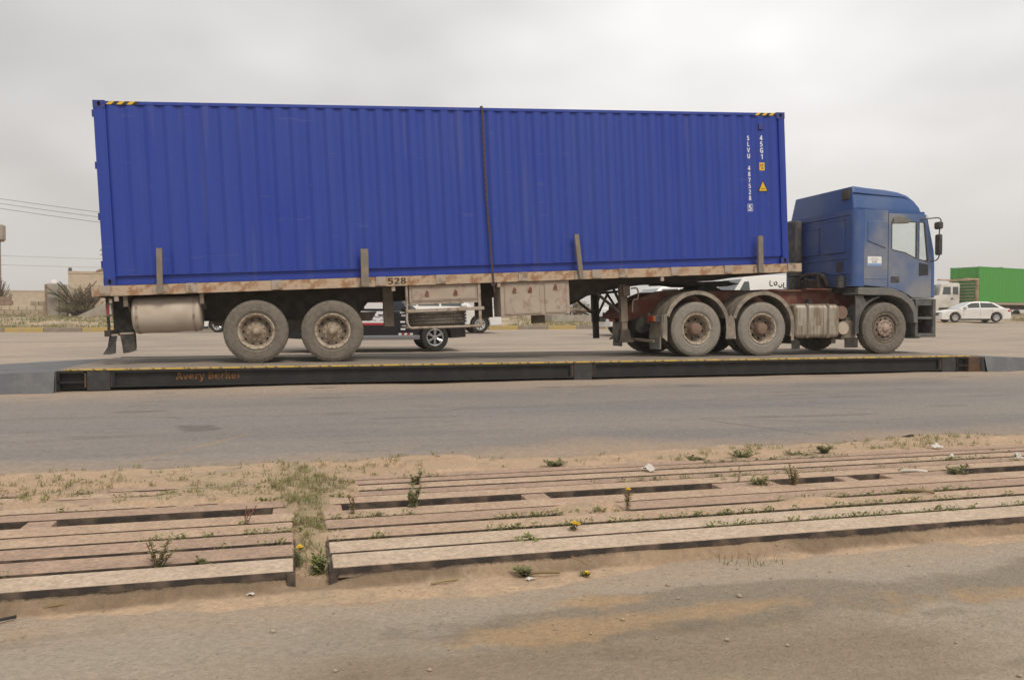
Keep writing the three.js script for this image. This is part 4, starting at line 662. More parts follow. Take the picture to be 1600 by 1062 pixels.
  P('engine', [tube([[13.55, 1.72, -1.7], [13.5, 1.9, -1.6], [13.5, 1.96, -1.2], [13.5, 1.9, -0.8], [13.55, 1.7, -0.72]], 0.05, 30, 8), bx(13.4, 13.62, 1.66, 1.86, -1.6, -0.85, 0.04), rod([13.45, 1.72, -0.95], [13.45, 1.92, -0.9], 0.05, 10), rod([13.42, 1.75, -1.3], [13.42, 1.88, -1.25], 0.07, 10), rod([13.38, 1.7, -1.5], [13.38, 1.86, -1.5], 0.05, 10)], M.under);
  P('cable_coil', [0, 1, 2].map(i => tube([[13.5, 1.75, -1.9], [13.3, 1.66, -1.7], [13.1, 1.65, -1.4], [12.5, 1.64, -1.25 + i * 0.06]], 0.014, 30, 6)), M.grimeBlack);
  P('coolant_pot', [rod([13.55, 1.66, -0.32], [13.55, 1.88, -0.32], 0.09, 16), rod([13.55, 1.88, -0.32], [13.55, 1.91, -0.32], 0.05, 12)], M.plastic);
  const sn = P('air_intake', [bx(13.42, 13.60, 1.95, 3.16, -2.02, -1.70, 0.03), bx(13.44, 13.58, 1.66, 1.95, -1.98, -1.74, 0.02)], M.fenderDark); void sn;
  // high roof
  const rp = [[13.70, 3.215], [15.33, 3.15], [15.27, 3.30], [15.16, 3.44], [15.03, 3.545], [14.82, 3.61], [14.5, 3.65], [14.1, 3.675], [13.80, 3.70], [13.745, 3.685]];
  const rg = ext(rp, mir(-0.12), -0.12, 0.05, [], 4); { const p = rg.attributes.position; for (let i = 0; i < p.count; i++) { const y = p.getY(i), k = 1 - 0.105 * sstep(3.22, 3.75, y); p.setZ(i, zc + (p.getZ(i) - zc) * k); } rg.computeVertexNormals(); }
  const rf = P('roof_cap', crease(rg, 0.5), M.cab);
  S('roof_crease', [ext([[13.75, 3.555], [14.9, 3.50], [15.15, 3.40], [15.15, 3.415], [14.9, 3.517], [13.75, 3.572]], -0.22, -0.165, 0.006)], M.cab, rf);
  S('roof_lip', [ext([[13.67, 3.20], [15.335, 3.135], [15.335, 3.15], [13.67, 3.222]], mir(-0.06), -0.06, 0.004)], M.cab, rf);
  const vg = P('roof_vent', bx(13.70, 13.76, 3.44, 3.64, -0.50, -0.27), M.plastic); for (let i = 0; i < 5; i++) S('vent_slat', bx(13.685, 13.71, 3.455 + i * 0.036, 3.472 + i * 0.036, -0.49, -0.28), M.underTan, vg);
  P('marker_lamp', bx(15.30, 15.36, 3.06, 3.12, -0.03, 0.02, 0.01), M.clearLens);
}
function tubeZ(pts, x, r) { return tube(pts.map(([z, y]) => [x, y, z]), r, 30, 6); }
console.log('tractor');

// ---------------------------------------------------------------- planked grids in the strip
{
  const near = [[10.795, 10.98], [10.582, 10.757], [10.38, 10.544], [10.175, 10.343], [9.972, 10.139]], farr = [[9.68, 9.826], [9.53, 9.646], [9.36, 9.496], [9.214, 9.326], [9.066, 9.18]];
  const grid = (x0, x1, label, e) => {
    const g = thing('plank_grid', label, 'planking', [(x0 + x1) / 2, 0, 10.0]);
    for (const [a, b] of [...near, ...farr]) {
      const n = Math.max(2, Math.round((x1 - x0) / 2.2)), j = rr(-0.004, 0.002); void n;
      const bmp = bx(x0 + rr(0, 0.02), x1 - rr(0, 0.02), TOP - 0.05 + j, TOP + j, a + rr(0, 0.004), b - rr(0, 0.003), 0.007);
      const pk = part('plank', bmp, M.slat[b > 10.9 ? 2 : Math.floor(rnd() * 2.4)], g); if (b < 10.9) obj('edge_strip', bx(x0 + 0.012, x1 - 0.012, TOP - 0.052 + j, TOP - 0.0032 + j, b - 0.001, b + 0.005), M.slatDark, pk);  // dark strip added on the near face so each joint reads dark
    }
    const pads = []; let last = x0; for (const [a, b] of nearPits) if (b > x0 && a < x1) { if (a - last > 0.02) pads.push([last, a]); last = b; } pads.push([last, x1]);
    for (const [a, b] of pads) part('plank', bx(a, b, TOP - 0.06, TOP - 0.006, PZ0 - 0.004, PZ1 + 0.004, 0.006), M.slat[1], g);
    part('steel_edge', bx(x0, x1, TOP - 0.030, TOP - 0.005, 10.981, 10.989), M.slatDark, g);
    part('end_channel', [bx(e < 0 ? x1 - 0.03 : x0, e < 0 ? x1 + 0.004 : x0 + 0.034, 0.0, TOP - 0.022, 10.4, 10.996), bx(e < 0 ? x1 - 0.028 : x0 - 0.004, e < 0 ? x1 + 0.004 : x0 + 0.028, -0.01, TOP - 0.006, 10.9965, 11.006)], M.slatDark, g);
    for (const [a, b] of nearPits) if (b > x0 && a < x1) part('pit_lining', [bx(a, b, -0.26, TOP - 0.007, PZ0 - 0.0015, PZ0 + 0.004), bx(a - 0.008, a, -0.26, TOP - 0.062, PZ0, PZ1), bx(b, b + 0.008, -0.26, TOP - 0.062, PZ0, PZ1)], M.slatDark, g);  // dark sheets added round each slot so its walls read dark
  };
  grid(-3.3, 2.9, 'sand-covered concrete plank grid left of the weedy gap in the foreground strip', -1);
  grid(3.035, 12.8, 'long concrete plank grid with open slots right of the weedy gap', 1);
}
console.log('planks');
// ---------------------------------------------------------------- passenger vehicles, +x forward, origin on the ground under the middle
function carWheel(parent, x, y, z, r, side, spokes, rimMat, wd = 0.24) {
  const g = new THREE.Group(); g.name = 'wheel'; parent.add(g); g.position.set(x, y, z); g.rotation.y = side > 0 ? 0 : Math.PI; g.rotation.z = x;
  const rot = (q, n = 32) => lathe(q, n).rotateX(Math.PI / 2), ri = r * 0.64;
  const ty = obj('tyre', [rot([[ri, -wd + 0.02], [r * 0.8, -wd], [r * 0.97, -wd + 0.02], [r, -wd + 0.05], [r, -0.05], [r * 0.97, -0.02], [r * 0.85, -0.002], [ri + 0.02, -0.006], [ri - 0.01, -0.02]])], M.tyreBlack, g); void ty;
  const rim = obj('rim', [rot([[ri, -0.018], [ri - 0.005, -0.004], [ri - 0.03, -0.008], [ri - 0.04, -0.05], [ri - 0.05, -0.15]])], rimMat, g);
  const sp = []; for (let i = 0; i < spokes; i++) { const a = i / spokes * Math.PI * 2; for (const o of [-0.13, 0.13]) sp.push(bar([0.05 * Math.cos(a), 0.05 * Math.sin(a), -0.03], [(ri - 0.02) * Math.cos(a + o), (ri - 0.02) * Math.sin(a + o), -0.015], 0.032, 0.02)); }
  sp.push(rod([0, 0, -0.05], [0, 0, -0.012], 0.07, 16)); obj('spoke', sp, rimMat, rim).userData.kind = 'stuff';
  obj('brake_disc', rot([[0, -0.10], [ri - 0.03, -0.10]]), M.hole, rim);
}
function makeCar(g, o) {
  const { W, yb = 0.22, top, house, k = 0.16, panes, xf, xr, r, paint, ra = r + 0.07, belt, roof, spokes = 7, rim = M.alloy } = o;
  const arch = x => { const d = Math.asin((r - yb) / ra) * 180 / Math.PI; return arcPts(x, r, ra, 180 + d, -d, 14); };
  const out = [[top[0][0], yb + 0.04], ...arch(xr), ...arch(xf), [top[top.length - 1][0], yb + 0.03], ...top.slice().reverse()];
  const crease = (x, a = 0.5) => toCreasedNormals(prep(x), a), hw = W / 2;
  const body = obj('body', crease(ext(out, -hw, hw, 0.06, [], 3)), paint, g);
  const zs = y => (hw - 0.05) * (1 - k * clamp((y - belt) / (roof - belt), -0.2, 1.2));
  const taper = q => { const p = q.attributes.position; for (let i = 0; i < p.count; i++) { const z = p.getZ(i); p.setZ(i, z * zs(p.getY(i)) / (hw - 0.05)); } q.computeVertexNormals(); return q; };
  obj('roof', crease(taper(ext(house, -hw + 0.05, hw - 0.05, 0.035, [], 2))), paint, g);
  for (const s of [1, -1]) {
    for (const pn of panes) { const q = ext(pn, -0.004, 0.006, 0.002), p = q.attributes.position; for (let i = 0; i < p.count; i++) p.setZ(i, s * (zs(p.getY(i)) + 0.003 + p.getZ(i))); if (s < 0) { for (let i = 0; i < p.count; i += 3) for (let c = 0; c < 3; c++) { const a = p.array[(i + 1) * 3 + c]; p.array[(i + 1) * 3 + c] = p.array[(i + 2) * 3 + c]; p.array[(i + 2) * 3 + c] = a; } } q.computeVertexNormals(); obj('side_window', q, o.glass || M.carGlass, g); }
    carWheel(g, xf, r, s * (hw - 0.015), r, s, spokes, rim); carWheel(g, xr, r, s * (hw - 0.015), r, s, spokes, rim);
    const fx = top[top.length - 1][0], bx_ = top[0][0], hy = o.lampY || [0.62, 0.76];
    obj('headlight', bx(fx - 0.30, fx - 0.015 + (o.lampOut || 0), hy[0], hy[1], s * (hw - 0.42), s * (hw - 0.02), 0.04), M.clearLens, g);
    obj('tail_light', bx(bx_ + 0.012, bx_ + 0.26, hy[0] + 0.1, hy[1] + 0.16, s * (hw - 0.30), s * (hw + 0.004), 0.04), M.redLens, g);
    if (o.mirror) obj('mirror', bx(o.mirror[0] - 0.09, o.mirror[0] + 0.1, o.mirror[1], o.mirror[1] + 0.15, s * (hw - 0.05), s * (hw + 0.17), 0.05), o.mirrorMat || paint, g);
    for (const [x, y] of o.handles || []) obj('door_handle', bx(x - 0.1, x + 0.1, y, y + 0.035, s * (hw - 0.01), s * (hw + 0.022), 0.012), o.handleMat || paint, g);
    obj('sill', bx(xr + ra, xf - ra, yb - 0.03, yb + 0.09, s * (hw - 0.12), s * (hw + (o.step || 0.004)), 0.02), o.sillMat || M.carBlack, g);
    if (o.seams) obj('door_seam', o.seams.map(([x, y0, y1]) => bx(x - 0.004, x + 0.004, y0, y1, s * (hw - 0.02), s * (hw + 0.0015))), M.hole, body).userData.kind = 'stuff';
  }
  const screen = (a, b, name) => {
    const n = V3(b[1] - a[1], -(b[0] - a[0]), 0).normalize(); if (name === 'windscreen' ? n.x < 0 : n.x > 0) n.negate();
    const e = 0.008, za = zs(a[1]) - 0.09, zb = zs(b[1]) - 0.1, P = [[a[0] + n.x * e, a[1] + n.y * e, za], [a[0] + n.x * e, a[1] + n.y * e, -za], [b[0] + n.x * e, b[1] + n.y * e, -zb], [b[0] + n.x * e, b[1] + n.y * e, zb]];
    const q = new THREE.BufferGeometry(); q.setAttribute('position', new THREE.Float32BufferAttribute([...P[0], ...P[1], ...P[2], ...P[0], ...P[2], ...P[3]], 3)); q.computeVertexNormals(); obj(name, q, o.glass || M.carGlass, g);
  };
  const hb = house; screen(mixp(hb[hb.length - 1], hb[hb.length - 2], 0.08), mixp(hb[hb.length - 1], hb[hb.length - 2], 0.9), 'windscreen'); if (!o.noRear) screen(mixp(hb[0], hb[1], 0.12), mixp(hb[0], hb[1], 0.9), 'rear_window');
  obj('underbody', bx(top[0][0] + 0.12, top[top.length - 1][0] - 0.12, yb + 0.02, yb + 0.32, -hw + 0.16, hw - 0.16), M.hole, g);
  const fx = top[top.length - 1][0]; obj('grille', bx(fx - 0.05, fx + 0.008, 0.50, 0.70, -hw + 0.46, hw - 0.46, 0.01), M.carBlack, g); obj('number_plate', bx(fx, fx + 0.016, 0.40, 0.49, -0.25, 0.25), M.paper, g);
  return g;
}
const mixp = (a, b, t) => [mix(a[0], b[0], t), mix(a[1], b[1], t)];
M.steelBar = mat([0.22, 0.22, 0.23], 0.5, 0.3);
M.carGlass = new THREE.MeshPhysicalMaterial({ color: new THREE.Color().setRGB(0.045, 0.055, 0.055), roughness: 0.06, clearcoat: 1, clearcoatRoughness: 0.03 });
const tH = (x, z) => terrain(x, z) + 0.004;
const SUV = (paint, rim, extra = {}) => ({ W: 1.86, yb: 0.30, belt: 1.08, roof: 1.78, k: 0.17, r: 0.37, xf: 1.42, xr: -1.38, paint, rim, top: [[-2.32, 0.5], [-2.34, 0.85], [-2.28, 1.10], [1.05, 1.12], [1.9, 1.06], [2.26, 0.96], [2.36, 0.80], [2.38, 0.5]], house: [[-2.24, 1.09], [-2.02, 1.66], [-1.86, 1.76], [-0.2, 1.80], [0.35, 1.76], [1.12, 1.11]], panes: [[[-1.95, 1.18], [-1.35, 1.18], [-1.35, 1.66], [-1.82, 1.64]], [[-1.25, 1.17], [-0.35, 1.17], [-0.35, 1.69], [-1.25, 1.67]], [[-0.27, 1.17], [0.86, 1.15], [0.32, 1.67], [-0.27, 1.69]]], mirror: [0.66, 1.12], lampY: [0.76, 0.93], handles: [[-1.1, 1.0], [-0.1, 1.0]], seams: [[-0.31, 0.36, 1.08], [-1.30, 0.7, 1.08], [0.80, 0.36, 1.08]], ...extra });
{ // dark pickup seen under the trailer
  const x = 6.73 - 1.55, z = -9.95, g = thing('pickup_truck', 'black pickup with white and red door sign seen under the trailer', 'pickup', [x, tH(x, z), z]);
  makeCar(g, { W: 1.88, yb: 0.36, belt: 1.14, roof: 1.80, k: 0.16, r: 0.385, xf: 1.55, xr: -1.62, paint: M.carDark, rim: M.alloy, spokes: 6, top: [[-2.72, 0.5], [-2.74, 1.05], [-2.7, 1.12], [1.0, 1.16], [1.9, 1.12], [2.28, 1.02], [2.42, 0.86], [2.44, 0.5]], house: [[-1.05, 1.13], [-0.95, 1.68], [-0.85, 1.78], [0.0, 1.81], [0.25, 1.77], [1.08, 1.15]], panes: [[[-0.95, 1.2], [-0.3, 1.2], [-0.3, 1.70], [-0.88, 1.68]], [[-0.22, 1.2], [0.85, 1.18], [0.28, 1.69], [-0.22, 1.70]]], mirror: [0.72, 1.15], lampY: [0.82, 0.98], step: 0.16, sillMat: M.steelBar, handles: [[-0.85, 1.0], [0.05, 1.0]], seams: [[-0.26, 0.42, 1.13], [-1.1, 0.42, 1.13], [0.9, 0.42, 1.13]] });
  const hz = 0.942, sg = obj('door_sign', bx(-0.62, 0.30, 0.80, 1.12, hz, hz + 0.004), M.white, g);
  obj('sign_border', bx(-0.62, 0.30, 0.735, 0.799, hz, hz + 0.005), mat([0.45, 0.03, 0.04], 0.6), sg);
  obj('sign_window', bx(-0.42, 0.28, 1.19, 1.36, 0.905, 0.915), M.white, sg); obj('sign_border', bx(-0.36, 0.27, 1.362, 1.42, 0.90, 0.909), mat([0.45, 0.03, 0.04], 0.6), sg);
  const sq = (pts, r = 0.011) => tube(pts.map(([a, b]) => [a, b, 0]), r, 26, 5).scale(1, 1, 0.12).translate(0, 0, hz + 0.0055);
  obj('sign_writing', [sq([[-0.4, 0.98], [-0.33, 1.03], [-0.3, 0.96], [-0.2, 0.97], [-0.17, 1.05], [-0.12, 0.96], [0, 0.97], [0.05, 1.02], [0.08, 0.95], [0.22, 0.96]]), sq([[-0.3, 1.08], [-0.1, 1.07]], 0.009), sq([[-0.4, 0.87], [-0.3, 0.86], [-0.24, 0.88], [-0.1, 0.86]], 0.008), sq([[0.0, 0.86], [0.1, 0.88], [0.2, 0.86]], 0.008)], M.blackPaint, sg);
  obj('side_stripe', bx(0.95, 2.05, 1.045, 1.075, hz - 0.012, hz + 0.003), mat([0.50, 0.03, 0.03], 0.5), g); obj('side_stripe', bx(0.85, 1.6, 1.01, 1.044, hz - 0.012, hz + 0.003), M.white, g);
  for (let i = 0; i < 5; i++) obj('reflector_strip', bx(0.52 + i * 0.08, 0.598 + i * 0.08, 0.46, 0.51, hz - 0.01, hz + 0.003), i % 2 ? M.redLens : M.white, g);
  obj('side_marking', [[0.56, 1.06], [0.60, 0.98], [0.57, 0.80], [0.6, 0.68], [0.58, 0.60]].map(([a, b]) => bx(a, a + 0.13, b, b + 0.045, hz - 0.01, hz + 0.003)), M.white, g).userData.kind = 'stuff';
}
{ const x = 10.65 - 1.42, z = -21.9, g = thing('white_suv', 'white car with spoked alloy wheel beyond the black pickup', 'car', [x, tH(x, z), z]); makeCar(g, SUV(M.carWhite, M.alloy, { spokes: 9 })); }
{ const x = 15.2 + 2.38, z = -17.55, g = thing('white_suv', 'white car facing left behind the landing legs', 'car', [x, tH(x, z), z], Math.PI); g.scale.setScalar(1.12); makeCar(g, SUV(M.carWhite, M.alloy, { belt: 1.12, roof: 1.90 })); }
{ const x = -1.9, z = -27, g = thing('white_saloon', 'white car mostly hidden behind the trailer water tank', 'car', [x, tH(x, z), z]); makeCar(g, { W: 1.8, yb: 0.2, belt: 0.95, roof: 1.44, r: 0.32, xf: 1.35, xr: -1.35, paint: M.carWhite, top: [[-2.25, 0.4], [-2.27, 0.8], [-2.15, 0.96], [0.9, 0.98], [1.9, 0.86], [2.2, 0.72], [2.25, 0.4]], house: [[-1.95, 0.96], [-1.25, 1.38], [-0.9, 1.44], [-0.1, 1.45], [0.2, 1.41], [1.05, 0.97]], panes: [[[-1.5, 1.02], [-0.35, 1.02], [-0.35, 1.37], [-1.1, 1.35]], [[-0.28, 1.02], [0.8, 1.01], [0.2, 1.36], [-0.28, 1.37]]], mirror: [0.65, 0.98] }); }
{ // panel van
  const x = 22.1, z = -18.1, g = thing('panel_van', 'white panel van with black hand-painted writing beyond the trailer coupling', 'van', [x, tH(x, z), z], Math.PI);
  makeCar(g, { W: 1.95, yb: 0.28, belt: 1.35, roof: 2.5, k: 0.07, r: 0.36, xf: 1.55, xr: -1.45, paint: M.carWhite, noRear: true, top: [[-2.5, 0.45], [-2.52, 1.3], [-2.5, 1.38], [1.5, 1.38], [2.2, 1.16], [2.42, 0.95], [2.46, 0.45]], house: [[-2.5, 1.36], [-2.47, 2.40], [-2.35, 2.5], [0.6, 2.5], [0.9, 2.44], [1.72, 1.37]], panes: [[[0.62, 1.46], [1.40, 1.43], [0.92, 2.22], [0.70, 2.24]]], mirror: [1.25, 1.4], rim: M.alloy, seams: [[0.5, 0.5, 1.35], [-0.8, 0.5, 1.35]], lampY: [0.78, 0.98] });
  const zz = s => 0.925 * (1 - 0.07 * (s - 1.35) / 1.15) + 0.006, sq = (pts, r = 0.022) => { const q = tube(pts.map(([a, b]) => [a, b, 0]), r, 24, 5).scale(1, 1, 0.1), p = q.attributes.position; for (let i = 0; i < p.count; i++) p.setZ(i, -zz(p.getY(i)) - 0.008 + p.getZ(i)); return q; };
  obj('painted_writing', [sq([[-0.30, 2.28], [-0.30, 2.08], [-0.42, 2.06]]), sq([[-0.48, 2.22], [-0.52, 2.1], [-0.6, 2.1], [-0.62, 2.2], [-0.55, 2.24]]), sq([[-0.7, 2.1], [-0.76, 2.0], [-0.84, 2.04], [-0.86, 2.14]]), sq([[-0.95, 2.2], [-0.95, 1.98], [-1.06, 1.96]]), sq([[-1.12, 2.1], [-1.16, 1.93], [-1.25, 1.94], [-1.27, 2.04], [-1.36, 1.92]]), sq([[-1.4, 2.12], [-1.4, 1.9]])], M.blackPaint, g);
  obj('badge', bx(-1.2, -0.7, 1.75, 1.80, -zz(1.78) - 0.012, -zz(1.78) + 0.01), M.plastic, g);
}
{ // saloon at the right
  const g = thing('white_saloon', 'white saloon car parked in front of the green container lorry', 'car', [49.75, tH(49.75, -35.4) + 0.02, -35.4], Math.PI - 0.25 + 0.99 - 0.75);
  g.rotation.y = Math.PI + 0.22 - 0.95 + 0.72; g.rotation.y = Math.PI - 0.32;
  makeCar(g, { W: 1.82, yb: 0.18, belt: 0.96, roof: 1.46, r: 0.33, xf: 1.42, xr: -1.40, paint: M.carWhite, spokes: 10, top: [[-2.38, 0.36], [-2.40, 0.8], [-2.25, 0.98], [-1.9, 1.0], [0.95, 0.98], [1.9, 0.86], [2.28, 0.72], [2.38, 0.58], [2.38, 0.36]], house: [[-2.0, 0.99], [-1.25, 1.38], [-0.85, 1.45], [-0.05, 1.47], [0.28, 1.43], [1.2, 0.97]], panes: [[[-1.62, 1.03], [-0.32, 1.03], [-0.32, 1.39], [-1.08, 1.36]], [[-0.25, 1.03], [0.92, 1.01], [0.28, 1.37], [-0.25, 1.39]]], mirror: [0.72, 0.99], lampY: [0.62, 0.74], handles: [[-1.0, 0.88], [0.1, 0.88]], seams: [[-0.28, 0.3, 0.96], [-1.1, 0.6, 0.96], [0.85, 0.3, 0.96]] });
}
{ // green container lorry, +x forward
  const P0 = [56.29, -42.2], fwd = [-0.955, 0.297], ang = Math.atan2(-fwd[1], fwd[0]);
  const org = [P0[0] - fwd[0] * 0 + 0.36, P0[1] - 1.17], gy = tH(P0[0], P0[1]);
  const g = thing('container_lorry', 'white cab lorry and trailer standing under the green container at right', 'lorry', [org[0], gy, org[1]], ang);
  const c = thing('green_container', 'bright green corrugated container on the lorry at the right edge', 'container', [org[0], gy + 1.62, org[1]], ang);
  const H = 2.9, L = 12.19, P = (n, l, m, p) => obj(n, l, m, p);
  for (const s of [1, -1]) { const w = corrugated(L - 0.24, 0.278, 0.1, 0.05, 0.034, 0.14, H - 0.06, 0); if (s < 0) w.rotateY(Math.PI).translate(-0.12, 0, -1.21); else w.translate(-L + 0.12, 0, 1.21); P('side_wall', w, M.green, c); P('top_rail', bx(-L + 0.1, -0.1, H - 0.08, H, s * 1.15, s * 1.219), M.green, c); P('bottom_rail', bx(-L + 0.1, -0.1, 0.02, 0.15, s * 1.14, s * 1.2), M.green, c); }
  P('front_wall', corrugated(2.2, 0.25, 0.11, 0.05, 0.04, 0.05, H - 0.05, 0).rotateY(Math.PI / 2).translate(-0.02, 0, 1.1), M.green, c); P('roof_panel', bx(-L + 0.08, -0.08, H - 0.03, H - 0.015, -1.15, 1.15), M.green, c); P('door', bx(-L, -L + 0.06, 0.05, H - 0.05, -1.15, 1.15), M.green, c); P('floor', bx(-L + 0.07, -0.07, 0.05, 0.13, -1.13, 1.13), M.deckWood, c);
  for (const x of [-0.1, -L]) for (const s of [1, -1]) P('corner_post', bx(x, x + 0.1, 0, H + 0.005, s * 1.1, s * 1.222), M.green, c);
  const rp = thing('lashing_rope', 'dark lashing rope hanging down the side of the green container', 'rope', [org[0], gy + 1.62, org[1]], ang); P('rope_strand', tube([[-3.6, 2.93, -1.2], [-3.6, 2.93, 1.2], [-3.6, 2.85, 1.26], [-3.6, 1.5, 1.26], [-3.6, -0.2, 1.27]], 0.03, 60, 6), M.rope, rp);
  // trailer and tractor
  P('trailer_deck', bx(-L - 0.1, 0.05, 1.42, 1.61, -1.24, 1.24), M.railGrey, g); P('main_beam', bx(-L, -0.2, 1.05, 1.419, -0.6, -0.45), M.under, g); P('main_beam', bx(-L, -0.2, 1.05, 1.419, 0.45, 0.6), M.under, g);
  for (const x of [-1.3, -2.9, -5.0, -8.9, -10.2]) P('underside_lug', bx(x - 0.2, x + 0.2, 1.62, 1.75, 1.205, 1.23), M.hole, g);
  const rk = P('headboard_rack', [bx(0.06, 0.16, 1.62, 3.56, 1.02, 1.22), bx(0.06, 0.16, 1.62, 3.56, -1.22, -1.02), bx(0.06, 0.16, 3.38, 3.56, -1.02, 1.02), bx(0.16, 1.9, 3.42, 3.54, 1.02, 1.22), bx(0.16, 1.9, 3.42, 3.54, -1.22, -1.02)], M.rail, g); for (let i = 0; i < 6; i++) P('rack_bar', bx(0.07, 0.14, 1.8 + i * 0.26, 1.88 + i * 0.26, -1.0, 1.0), M.railGrey, rk);
  const turnT = q => q.translate(1.0, 0, 0).rotateY(TA).translate(-1.0, 0, 0), TA = -0.55, Q = (n, l, m, p) => obj(n, turnT(prep(l)), m, p);
  const cabO = [[0.55, 0.9], [0.52, 3.05], [0.62, 3.2], [1.7, 3.22], [2.05, 3.1], [2.25, 2.2], [2.85, 2.0], [2.98, 1.7], [3.0, 0.7], [2.3, 0.7], [2.25, 1.15], [1.3, 1.15], [1.25, 0.9]];
  Q('cab', toCreasedNormals(prep(ext(cabO.reverse(), -1.1, 1.1, 0.08, [], 3)), 0.5), M.truckWhite, g);
  for (const s of [1, -1]) { Q('side_window', ext([[0.68, 2.25], [1.12, 2.25], [1.12, 2.88], [0.68, 2.88]], s * 1.095, s * 1.108), M.carGlass, g); Q('side_window', ext([[1.3, 2.25], [1.98, 2.25], [1.88, 2.88], [1.3, 2.88]], s * 1.095, s * 1.108), M.carGlass, g); Q('door_handle', bx(1.1, 1.28, 1.85, 1.95, s * 1.1, s * 1.13), M.plastic, g); Q('headlight', bx(2.96, 3.02, 1.05, 1.25, s * 0.6, s * 0.95), M.clearLens, g); Q('indicator', bx(2.85, 2.96, 1.2, 1.4, s * 1.08, s * 1.12), M.orangeLens, g); }
  Q('windscreen', bx(2.0, 2.02, 0, 0.82, -0.95, 0.95).rotateZ(0.21).translate(0.62, 1.82, 0), M.carGlass, g); Q('bumper', bx(2.9, 3.1, 0.5, 0.8, -1.1, 1.1, 0.03), M.plasticGrey, g); Q('chassis_rail', bx(-1.8, 2.9, 0.8, 1.04, -0.42, 0.42), M.under, g); Q('exhaust_stack', rod([0.3, 1.2, 0.7], [0.3, 3.2, 0.7], 0.09, 12), M.truckWhite, g);
  const wm = { side: M.tyreDust, tread: M.tread, rim: M.rimCream, disc: M.rimBrown, hub: M.hub };
  for (const x of [1.75, -1.2, -2.5, -8.8, -10.1]) for (const s of [1, -1]) { const w = new THREE.Group(); w.name = 'wheel'; g.add(w); const wp = V3(x, 0.52, s * 1.15); if (x > -2.6) { wp.x += 1; wp.applyAxisAngle(V3(0, 1, 0), TA); wp.x -= 1; } w.position.copy(wp); w.rotation.y = (s > 0 ? 0 : Math.PI) + (x > -2.6 ? TA : 0); wheelParts(w, 0.52, 0.3, x > 0 ? 'front' : 'trailer', wm); }
}
console.log('vehicles');

// ---------------------------------------------------------------- plants
function leafQuad(out, p, d, l, w, tilt) {                // a pointed leaf of two triangles with a fold
  const D = d.clone().normalize(), S = V3(-D.z, 0, D.x).normalize().multiplyScalar(w / 2); const m = p.clone().addScaledVector(D, l * 0.45), e = p.clone().addScaledVector(D, l); m.y += tilt * l; e.y += tilt * l * 0.4;
  const a = m.clone().add(S), b = m.clone().sub(S); out.push(p.x, p.y, p.z, a.x, a.y, a.z, e.x, e.y, e.z, p.x, p.y, p.z, e.x, e.y, e.z, b.x, b.y, b.z);
}
const fromTris = t => { const g = new THREE.BufferGeometry(); g.setAttribute('position', new THREE.Float32BufferAttribute(t, 3)); g.computeVertexNormals(); return g; };
function blades(out, x, y, z, n, h, spread, w = 0.004) {
  for (let i = 0; i < n; i++) {
    const a = rr(0, 6.283), r = Math.sqrt(rnd()) * spread, px = x + r * Math.cos(a), pz = z + r * Math.sin(a), b = rr(0, 6.283), le = rr(0.25, 0.9) * h * 0.6, hh = h * rr(0.45, 1), s = rr(0, 3.14), dx = Math.cos(s) * w / 2, dz = Math.sin(s) * w / 2;
    const mx = px + Math.cos(b) * le * 0.4, mz = pz + Math.sin(b) * le * 0.4, ex = px + Math.cos(b) * le, ez = pz + Math.sin(b) * le;
    out.push(px - dx, y, pz - dz, px + dx, y, pz + dz, mx + dx * 0.8, y + hh * 0.65, mz + dz * 0.8, px - dx, y, pz - dz, mx + dx * 0.8, y + hh * 0.65, mz + dz * 0.8, mx - dx * 0.8, y + hh * 0.65, mz - dz * 0.8, mx - dx * 0.8, y + hh * 0.65, mz - dz * 0.8, mx + dx * 0.8, y + hh * 0.65, mz + dz * 0.8, ex, y + hh, ez);
  }
}
